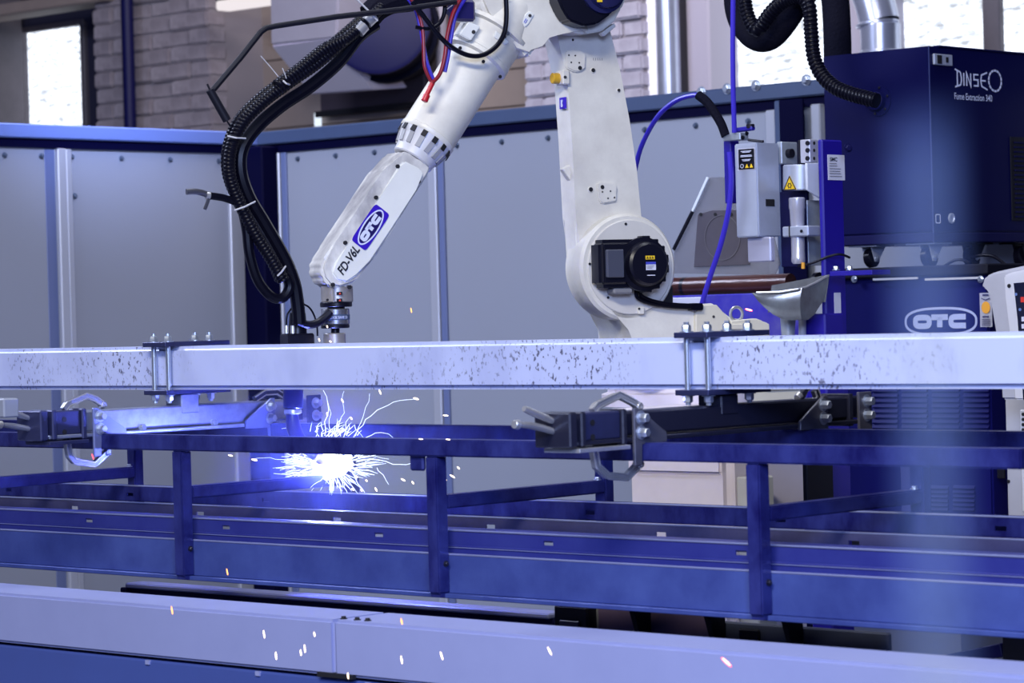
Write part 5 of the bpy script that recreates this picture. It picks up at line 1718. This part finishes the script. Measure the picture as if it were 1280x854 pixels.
f2 = plane_map(T(1232.5, 387.5, TS - 0.0014), (1, 0, 0), (0, 0, 1))
MB().prism([f2(x, y, 0) for x, y in ellipse(0, sh2 * 0.14, sw2 * 0.72, sw2 * 0.85, 24)], (0, -0.0006, 0)).part('orange_seal', ORANGE, stk)
m = MB()
m.stroke([(-sw2 * 0.5, sh2 * 0.87), (sw2 * 0.5, sh2 * 0.87)], sh2 * 0.10, f2)
m.stroke([(-sw2 * 0.7, sh2 * 0.68), (0, sh2 * 0.58), (sw2 * 0.7, sh2 * 0.68)], sh2 * 0.05, f2)
for k in range(5):
    m.stroke([(-sw2 * 0.7, -sh2 * (0.56 + 0.085 * k)), (sw2 * 0.7, -sh2 * (0.56 + 0.085 * k))], sh2 * 0.03, f2)
otc(m, plane_map(f2(0, -sh2 * 0.40, 0), (1, 0, 0), (0, 0, 1)), sw2 * 1.5, sh2 * 0.22, 0.2, False)
m.part('print_lines', mat('navy_print', (0.03, 0.03, 0.12), 0.5), stk)
for a, b in ((1091, 1123), (1128, 1160), (1166, 1200), (1205, 1237)):
    for k in range(10):
        y = 488 + k * 6.5 - (0 if True else 0)
        p0, p1 = T(a, y, TS), T(b, y, TS)
        MB().prism([(p0.x, TS, p0.z + 0.0075), (p0.x, TS - 0.0075, p0.z - 0.003), (p0.x, TS, p0.z - 0.003)], (p1.x - p0.x, 0, 0)).part('louver', NAVY2, pw_)
for a, b in ((1157, 1186), (1192, 1219)):
    for k in range(6):
        p0, p1 = T(a, 609 + k * 5.4, TS), T(b, 609 + k * 5.4, TS)
        MB().prism([(p0.x, TS, p0.z + 0.006), (p0.x, TS - 0.007, p0.z - 0.003), (p0.x, TS, p0.z - 0.003)], (p1.x - p0.x, 0, 0)).part('louver', NAVY2, pw_)
a, b = T(1127, 590, TS), T(1143, 590, TS)
MB().box((a.x, TS - 0.006, pz0), (b.x, TS + 0.002, T(1130, 575, TS).z), 0.002).part('cover_strip', mat('cover_blue', (0.03, 0.035, 0.16), 0.45), pw_)
MB().box((T(1249, 590, TS).x, TS - 0.012, T(1249, 598, TS).z), (T(1258, 590, TS).x, TS - 0.002, T(1249, 583, TS).z), 0.002).part('latch_block', BLACKP, pw_)
mp_ = thing('machine_plinth', 'dark plinth plate with bolts carrying the power source', 'plinth', ((ps0 + ps1) / 2, TS, 0))
MB().box((ps0 - 0.1, TS - 0.25, pz0 - 0.05), (ps1 + 0.6, TS + 0.7, pz0 - 0.002), 0.004).part('top_plate', BROWNPL, mp_)
for px, py in ((1167, 640), (1176, 640), (1203, 638), (1215, 637), (1226, 634), (1234, 634)):
    q = H(px, py, pz0 - 0.002)
    MB().bolt((q.x, q.y, pz0 - 0.002), (0, 0, 1), 0.009, 0.011).part('bolt', ZINC, mp_)
MB().box((ps0, TS - 0.1, 0), (ps1 - 0.05, TS + 0.6, pz0 - 0.051)).part('plinth_body', mat('plinth_grey', (0.12, 0.13, 0.18), 0.6), mp_)

# cables lying on the tray
MB().hose([T(1214, 322, TS + 0.2), T(1228, 319, TS + 0.2), T(1243, 321, TS + 0.2), T(1258, 332, TS + 0.2)], 0.005).thing('cable', RUBBER, 'black cable looping over the tray beneath the extraction cabinet', 'cable')
MB().hose([T(1180, 333, TS + 0.15), T(1192, 326, TS + 0.15), T(1203, 325, TS + 0.15), T(1212, 329, TS + 0.15)], 0.004).thing('cable', RUBBER, 'short black cable on the tray beside the shiny caster', 'cable')

# ================================================================== TEACH PENDANT AND GREY CONTROLLER
TPN = 1.9
tp = thing('teach_pendant', 'light grey teach pendant with dark screen against the power source', 'pendant', T(1262, 415, TPN))
outer = [(1227, 352), (1232, 345), (1243, 340), (1285, 331), (1330, 335), (1330, 500), (1252, 500), (1247, 425), (1240, 368), (1236, 361), (1227, 361)]
MB().prism([T(x, y, TPN) for x, y in outer], (0, 0.05, 0), 0.006, 3).part('housing', GREYCASE, tp)
rimp = [(1254, 345), (1262, 341), (1290, 335), (1340, 340), (1340, 500), (1268, 500), (1263, 420), (1257, 372)]
MB().prism([T(x, y, TPN - 0.010) for x, y in rimp], (0, 0.012, 0), 0.004, 2).part('raised_rim', mat('pale_case', (0.62, 0.62, 0.66), 0.45), tp)
scr = MB().prism([T(x, y, TPN - 0.0112) for x, y in ((1267, 354), (1340, 348), (1340, 500), (1279, 500), (1272, 400))], (0, 0.002, 0)).part('screen', mat('screen_black', (0.006, 0.008, 0.03), 0.15), tp)
q = T(1261.5, 357.5, TPN - 0.0102)
MB().cyl(q, q + V((0, -0.001, 0)), 0.0055, seg=16).part('hole', DARKHOLE, tp)
q0, q1 = T(1276, 378, TPN - 0.0114), T(1290, 371, TPN - 0.0114)
MB().box((q0.x, q0.y - 0.0006, q0.z), (q1.x, q0.y, q1.z)).part('red_readout', emission('red_led', (1, 0.08, 0.08), 0.6), scr)
for px, py in ((1270, 368), (1275, 387)):
    q = T(px, py, TPN - 0.0114)
    MB().cyl(q, q + V((0, -0.0006, 0)), 0.004, seg=12).part('indicator', emission('blue_led', (0.25, 0.4, 1), 0.5), scr)
for py in (399, 408):
    q0 = T(1277, py, TPN - 0.0114)
    MB().box((q0.x, q0.y - 0.0006, q0.z - 0.006), (q0.x + 0.05, q0.y, q0.z + 0.006)).part('key', WSTICK, scr)
gc = thing('controller_box', 'pale grey controller box with a column of dark vent holes', 'controller', T(1280, 640, TPN + 0.1))
TG2 = TPN + 0.2
a = T(1257, 560, TG2)
MB().box((a.x, TG2, pz0 - 0.002), (a.x + 0.3, TG2 + 0.18, T(1270, 489, TG2).z), 0.006, 2).part('case', GREYCASE, gc)
MB().box((T(1276, 500, TG2).x, TG2 - 0.01, T(1270, 640, TG2).z), (a.x + 0.3, TG2, T(1276, 512, TG2).z), 0.004).part('front_cover', mat('pale_case', (0.6, 0.6, 0.65)), gc)
for k in range(7):
    q = T(1279, 518 + k * 6.5, TG2 - 0.01)
    MB().cyl(q, q + V((0, -0.001, 0)), 0.0048, seg=12).part('vent_hole', DARKHOLE, gc)
q = T(1261, 602, TG2)
MB().cyl(q, q + V((0, -0.002, 0)), 0.0048, seg=12).part('screw', DARKHOLE, gc)

# small grey junction box with green wire behind the right-hand frame bay
TJ = 1.35
jb = thing('junction_box', 'grey junction box with a loose green wire behind the frame bay', 'box', T(980, 615, TJ))
MB().box((T(957, 600, TJ).x, TJ, T(980, 622, TJ).z), (T(1001, 600, TJ).x, TJ + 0.1, T(980, 575, TJ).z), 0.004).part('case', mat('jb_grey', (0.26, 0.26, 0.28), 0.5), jb)
MB().box((T(957, 600, TJ).x, TJ - 0.02, T(980, 590, TJ).z), (T(985, 600, TJ).x, TJ, T(980, 566, TJ).z), 0.004).part('dark_cover', BLACKP, jb)
MB().hose([T(x, y, TJ - 0.03) for x, y in ((956, 607), (965, 613), (977, 614), (986, 604), (989, 588), (990, 575))], 0.003).part('green_wire', GREENW, jb)
MB().bar(T(981, 590, TJ - 0.025), T(991, 620, TJ - 0.025), 0.012, 0.01, (0, 1, 0)).part('black_lead', BLACKP, jb)
MB().box((T(1001, 600, TJ).x, TJ - 0.01, T(980, 640, TJ).z), (T(1012, 600, TJ).x, TJ + 0.1, T(980, 560, TJ).z), 0.002).part('dark_post', BLACKP, jb)

# ================================================================== BLACK HOSES AT THE TOP RIGHT
TH2 = 2.15
MB().hose([T(x, y, TH2) for x, y in ((922, -30), (921, 0), (926, 24), (938, 42), (952, 49), (966, 44), (980, 28), (993, 8), (1004, -6), (1020, -30))], 0.038, 20).thing('suction_hose', FABRIC, 'thick black sleeved hose sagging in front of the bright window', 'hose')
MB().ribbed([T(x, y, TH2 - 0.09) for x, y in ((930, -20), (932, 8), (938, 28), (946, 37), (953, 30), (965, 14), (982, 0), (1000, -4), (1011, 8), (1014, 40), (1017, 70), (1026, 92), (1042, 108), (1062, 117), (1084, 123), (1096, 126))], 0.0185, 0.012, 0.16, 16).thing('corrugated_hose', RUBBER, 'black corrugated hose dropping into the extraction cabinet port', 'hose')
hv = MB().hose([T(x, y, TH2 + 0.4) for x, y in ((1040, -30), (1044, 0), (1046, 30), (1047, 70), (1046, 100))], 0.042, 18)
hv.thing('hanging_sleeve', FABRIC, 'black fabric sleeve hanging beside the silver duct', 'sleeve')

# ================================================================== ARC, SPARKS, ADDED HAZE
ARC = T(413, 582, 0.225)
pl_ = bpy.data.lights.new('arc_light', 'POINT')
pl_.energy = 95
pl_.color = (0.15, 0.19, 1.0)
pl_.shadow_soft_size = 0.02
plo = bpy.data.objects.new('arc_light', pl_)
COL.objects.link(plo)
plo.location = W.M @ (ARC + V((0.0, -0.03, 0.015)))

HOT = emission('arc_core_white', (0.80, 0.86, 1.0), 9.0)
STRK = emission('spark_filament', (0.62, 0.72, 1.0), 2.6)
bm = bmesh.new()
bmesh.ops.create_icosphere(bm, subdivisions=4, radius=1)
rnd = random.Random(3)
amp = [(V((rnd.uniform(-1, 1), rnd.uniform(-1, 1), rnd.uniform(-1, 1))).normalized(), rnd.uniform(0.1, 0.45)) for _ in range(46)]
for v in bm.verts:
    d = v.co.normalized()
    k = 1.0 + sum(a * max(0, d.dot(n)) ** 60 for n, a in amp)
    v.co = V((d.x * 0.056 * k, d.y * 0.026 * k, d.z * 0.029 * k)) + V(ARC)
m = MB()
m._in(bm)
arc = m.thing('arc_flame', HOT, 'white-hot welding arc burning at the rear post', 'arc')

m = MB()
rnd = random.Random(11)
PP = lambda px, py, t: T(px, py, t)


def filament(path, r0, t, jag=1.6):
    pts = []
    for (a, b) in zip(path, path[1:]):
        n = max(2, int(math.hypot(b[0] - a[0], b[1] - a[1]) / 7))
        for k in range(n):
            f_ = k / n
            pts.append((a[0] + (b[0] - a[0]) * f_ + rnd.uniform(-jag, jag), a[1] + (b[1] - a[1]) * f_ + rnd.uniform(-jag, jag)))
    pts.append(path[-1])
    P = [PP(x, y, t) for x, y in pts]
    m.tube(P, [r0 * (1 - 0.55 * k / len(P)) for k in range(len(P))], 5)


FIL = [[(440, 548), (458, 525), (478, 508), (500, 502), (520, 499)], [(418, 545), (424, 530), (429, 515), (428, 500), (430, 489)], [(405, 545), (408, 520), (411, 505), (404, 488)],
       [(412, 540), (413, 518), (409, 500)], [(436, 545), (446, 538), (454, 547)], [(456, 548), (470, 540), (485, 543), (493, 549)], [(445, 545), (450, 528), (458, 510), (462, 492)],
       [(395, 575), (375, 573), (352, 574), (330, 572), (316, 575)], [(395, 580), (372, 583), (350, 588)], [(385, 590), (370, 596), (362, 604), (358, 612)], [(384, 548), (376, 540), (372, 532), (362, 533), (352, 536)],
       [(380, 548), (371, 545), (366, 538)], [(440, 575), (462, 574), (482, 577), (500, 582), (516, 579)], [(445, 585), (456, 592), (468, 594)], [(425, 595), (430, 608), (434, 616)], [(440, 590), (448, 605), (456, 616)],
       [(470, 585), (478, 595), (486, 606)], [(418, 596), (420, 606), (428, 614)], [(405, 595), (396, 604), (388, 610)], [(450, 572), (468, 570), (486, 574)],
       [(392, 570), (380, 566), (366, 569), (352, 571)], [(388, 584), (374, 590), (360, 592), (342, 592)], [(390, 588), (378, 594)]]
for f_ in FIL:
    filament(f_, rnd.uniform(0.0006, 0.0011), rnd.uniform(0.05, 0.26), 1.4)
for k in range(210):
    a = rnd.uniform(0, 2 * math.pi)
    r0, r1 = rnd.uniform(14, 30), rnd.uniform(8, 34)
    x0, y0 = 415 + 1.55 * r0 * math.cos(a), 583 + 0.75 * r0 * math.sin(a)
    if y0 < 560:
        continue
    P = [PP(x0, y0, 0.22), PP(x0 + r1 * 0.9 * math.cos(a) + rnd.uniform(-4, 4), y0 + 0.5 * r1 * math.sin(a) + rnd.uniform(-4, 4), 0.20)]
    m.tube([P[0], P[0].lerp(P[1], 0.5), P[1]], [0.0008, 0.0007, 0.0003], 5)
for k in range(38):
    x = 398 + abs(rnd.gauss(0, 1)) * 20 + rnd.uniform(-12, 20)
    h = rnd.uniform(4, 18)
    y = rnd.uniform(537, 549)
    P = [PP(x, y, 0.1), PP(x + rnd.uniform(-3, 8), y - h * 0.6, 0.1), PP(x + rnd.uniform(-3, 12), y - h, 0.1)]
    m.tube(P, [0.0009, 0.0007, 0.0003], 5)
m.thing('spark_spray', STRK, 'spray of jagged white sparks bursting from the welding arc', 'sparks', W, None, 'stuff')

ORSP = emission('orange_spark', (1.0, 0.42, 0.12), 3.2)
WHSP = emission('white_spark', (1.0, 0.80, 0.62), 3.6)
RDSP = emission('red_spark', (1.0, 0.10, 0.16), 3.0)


def spark(px, py, dx, dy, t, m_, label, group=None, r=0.0017):
    a, b = T(px - dx, py - dy, t), T(px + dx, py + dy, t)
    MB().tube([a, a.lerp(b, 0.35), a.lerp(b, 0.7), b], [r * 0.45, r, r, r * 0.5], 6).thing('spark', m_, label, 'spark', W, group)


def twin(px, py, dx, dy, t, label, r):
    a, b = T(px - dx, py - dy, t), T(px + dx, py + dy, t)
    o = MB().tube([a, a.lerp(b, 0.3), a.lerp(b, 0.75), b], [r * 0.5, r, r, r * 0.5], 6).thing('spark', RDSP, label, 'spark')
    a, b = T(px - dx * .8, py - dy * .8 - .4, t - 0.006), T(px + dx * .8, py + dy * .8 - .4, t - 0.006)
    MB().tube([a, a.lerp(b, 0.5), b], [r * 0.3, r * 0.7, r * 0.3], 6).part('spark_core', WHSP, o)


NTH = ('first', 'second', 'third', 'fourth', 'fifth', 'sixth', 'seventh', 'eighth')
G1 = 'sparks falling before the pale bed beam'
for n_, (px, py, dx, dy) in enumerate(sorted(((330, 793, 0.8, 5), (345, 820, 0.5, 5), (381, 811, 0.5, 5), (376, 816, 0.5, 4), (393, 793, 0.5, 3), (502, 825, 0.8, 5), (552, 820, 1.5, 5), (435, 845, 0.4, 4)))):
    spark(px, py, dx, dy, -0.75, WHSP, NTH[n_] + ' from the left of the pale sparks falling before the bed beam', G1, 0.0015)
spark(215, 763, 0.8, 5, -0.75, ORSP, 'orange spark crossing the top edge of the bed beam, nearest the dark channel end', None, 0.0014)
spark(502, 777, 0.8, 4, -0.75, ORSP, 'orange spark on the top edge of the bed beam near the beam joint', None, 0.0014)
spark(687, 814, 2.5, 5, -0.75, WHSP, 'pale orange spark falling in front of the bed beam, beneath the black block', None, 0.0014)
twin(908, 828, 6, 5.5, -0.75, 'large red-edged spark slanting in front of the gusset plates', 0.0024)
spark(284, 715, 0.8, 4, -0.40, ORSP, 'orange spark falling in front of the broad lower web of the frame', None, 0.0014)
spark(116, 571, 1.2, 3.5, -0.40, RDSP, 'red spark beside the lower jaw of the blue-lit pliers', None, 0.0014)
twin(936, 387.5, 4.5, 1.2, 0.75, 'red-edged spark passing the lifting eye on the robot base', 0.0026)
G2 = 'sparks flying between the weld and the middle post'
for n_, (px, py, dx, dy) in enumerate(sorted(((504, 600, 2.5, 1.4), (516, 603.5, 1.2, 1.6), (470, 612, 1.2, 2.2), (441, 612, 1.6, 1.2), (458, 601, 1.0, 1.0), (452, 613, 0.8, 1.4), (446, 596, 1, 1)))):
    spark(px, py, dx, dy, 0.0, WHSP, NTH[n_] + ' from the left of the sparks between arc and middle post', G2)
G3 = 'sparks beyond the middle post'
for n_, (px, py, dx, dy) in enumerate(sorted(((556, 598.5, 2.2, 2), (565.5, 595.5, 3, 1.8), (573, 585, 1.5, 1.4)))):
    spark(px, py, dx, dy, 0.0, WHSP, NTH[n_] + ' from the left of the sparks just beyond the middle post', G3)
G4 = 'sparks rising under the square beam'
for n_, (px, py, dx, dy) in enumerate(sorted(((475, 490, 1.2, 3), (439, 523, 1.2, 1.6), (428, 501, 1.2, 2.2), (409, 518, 0.6, 2.2)))):
    spark(px, py, dx, dy, 0.2, WHSP, NTH[n_] + ' from the left of the sparks rising above the arc', G4)
spark(520, 498.5, 3, 1.0, 0.2, WHSP, 'white-hot spark at the end of a long curved trail', None, 0.0024)
spark(557, 519.5, 3, 0.3, 0.2, WHSP, 'bright level spark in front of the screen joint under the square beam', None, 0.0018)
spark(514, 388, 0.6, 3, 0.2, ORSP, 'faint orange spark high above the square beam before the grey screen', None, 0.0013)
spark(288, 569.5, 2.6, 0.8, 0.0, WHSP, 'bright level spark under the top rail, near the second front post', None, 0.0018)
spark(318, 575, 3.4, 0.8, 0.0, WHSP, 'bright level spark under the top rail, nearer the arc', None, 0.0022)
G5 = 'sparks glowing on the tool flange'
for n_, (px, py, dx, dy) in enumerate(sorted(((409, 408.5, 0.5, 1.5), (399, 425, 0.7, 1.8), (413, 427, 1.2, 0.8)))):
    spark(px, py, dx, dy, 0.16, WHSP, NTH[n_] + ' from the left of the tiny sparks beside the tool flange', G5)
G6 = 'sparks lying on the rails'
spark(526, 549, 2.6, 0.3, TF, WHSP, 'pale spark resting on the front top rail, nearer the arc', G6, 0.0012)
spark(560, 549.5, 2.6, 0.3, TF, WHSP, 'pale spark resting on the front top rail, farther from the arc', G6, 0.0012)


def fume(name, label, center, radius, density, color, squash=(1, 1, 1), aniso=0.0, power=2.0, column=None):  # scattering volume, added for bloom and blur
    m_ = bpy.data.materials.new(name)
    m_.use_nodes = True
    nt = m_.node_tree
    nt.nodes.remove(nt.nodes['Principled BSDF'])
    vs = nt.nodes.new('ShaderNodeVolumeScatter')
    vs.inputs['Color'].default_value = (*color, 1)
    vs.inputs['Anisotropy'].default_value = aniso
    tc = nt.nodes.new('ShaderNodeTexCoord')
    sep = nt.nodes.new('ShaderNodeVectorMath')
    sep.operation = 'MULTIPLY'
    k = 1 / radius
    sep.inputs[1].default_value = (k / squash[0], k / squash[1], 0 if column else k / squash[2])
    nt.links.new(tc.outputs['Object'], sep.inputs[0])
    ln = nt.nodes.new('ShaderNodeVectorMath')
    ln.operation = 'LENGTH'
    nt.links.new(sep.outputs[0], ln.inputs[0])
    mr = nt.nodes.new('ShaderNodeMapRange')
    mr.interpolation_type = 'SMOOTHSTEP'
    mr.inputs['From Min'].default_value = 0.0
    mr.inputs['From Max'].default_value = 1.0
    mr.inputs['To Min'].default_value = density
    mr.inputs['To Max'].default_value = 0.0
    nt.links.new(ln.outputs['Value'], mr.inputs['Value'])
    out = mr.outputs['Result']
    if column:
        sx_ = nt.nodes.new('ShaderNodeSeparateXYZ')
        nt.links.new(tc.outputs['Object'], sx_.inputs[0])
        m2 = nt.nodes.new('ShaderNodeMapRange')
        m2.interpolation_type = 'SMOOTHSTEP'
        m2.inputs['From Min'].default_value = column[1] - 0.16
        m2.inputs['From Max'].default_value = column[1]
        m2.inputs['To Min'].default_value = 1.0
        m2.inputs['To Max'].default_value = 0.0
        nt.links.new(sx_.outputs['Z'], m2.inputs['Value'])
        mu = nt.nodes.new('ShaderNodeMath')
        mu.operation = 'MULTIPLY'
        nt.links.new(out, mu.inputs[0])
        nt.links.new(m2.outputs['Result'], mu.inputs[1])
        out = mu.outputs[0]
    nt.links.new(out, vs.inputs['Density'])
    nt.links.new(vs.outputs[0], nt.nodes['Material Output'].inputs['Volume'])
    b_ = MB()
    if column:
        b_.cyl((0, 0, 0), (0, 0, column[1]), radius, seg=32)
    else:
        b_.lathe((0, 0, -radius * squash[2]), (0, 0, 1), [(radius * squash[2] * (1 - math.cos(math.pi * i / 12)), radius * math.sin(math.pi * i / 12)) for i in range(13)], 24)
    me = b_._mesh(name, m_, None)
    o = bpy.data.objects.new(name, me)
    COL.objects.link(o)
    o.matrix_world = W.M @ Matrix.Translation(V(center))
    tag(o, label, 'haze', None, 'stuff')
    return o


fume('bloom_haze', 'blue glowing haze round the arc, added for its bloom', ARC, 0.36, 0.75, (0.42, 0.5, 1.0))  # sphere of haze added so the arc blooms
q = T(1166, 600, -0.95)
fume('blur_column', 'pale blue soft column added for an out-of-focus streak', (q.x, -0.95, 0.35), 0.088, 4.2, (0.26, 0.40, 1.0), column=(0, T(1160, 95, -0.95).z - 0.35))  # added volume standing in for an unfocused pale streak
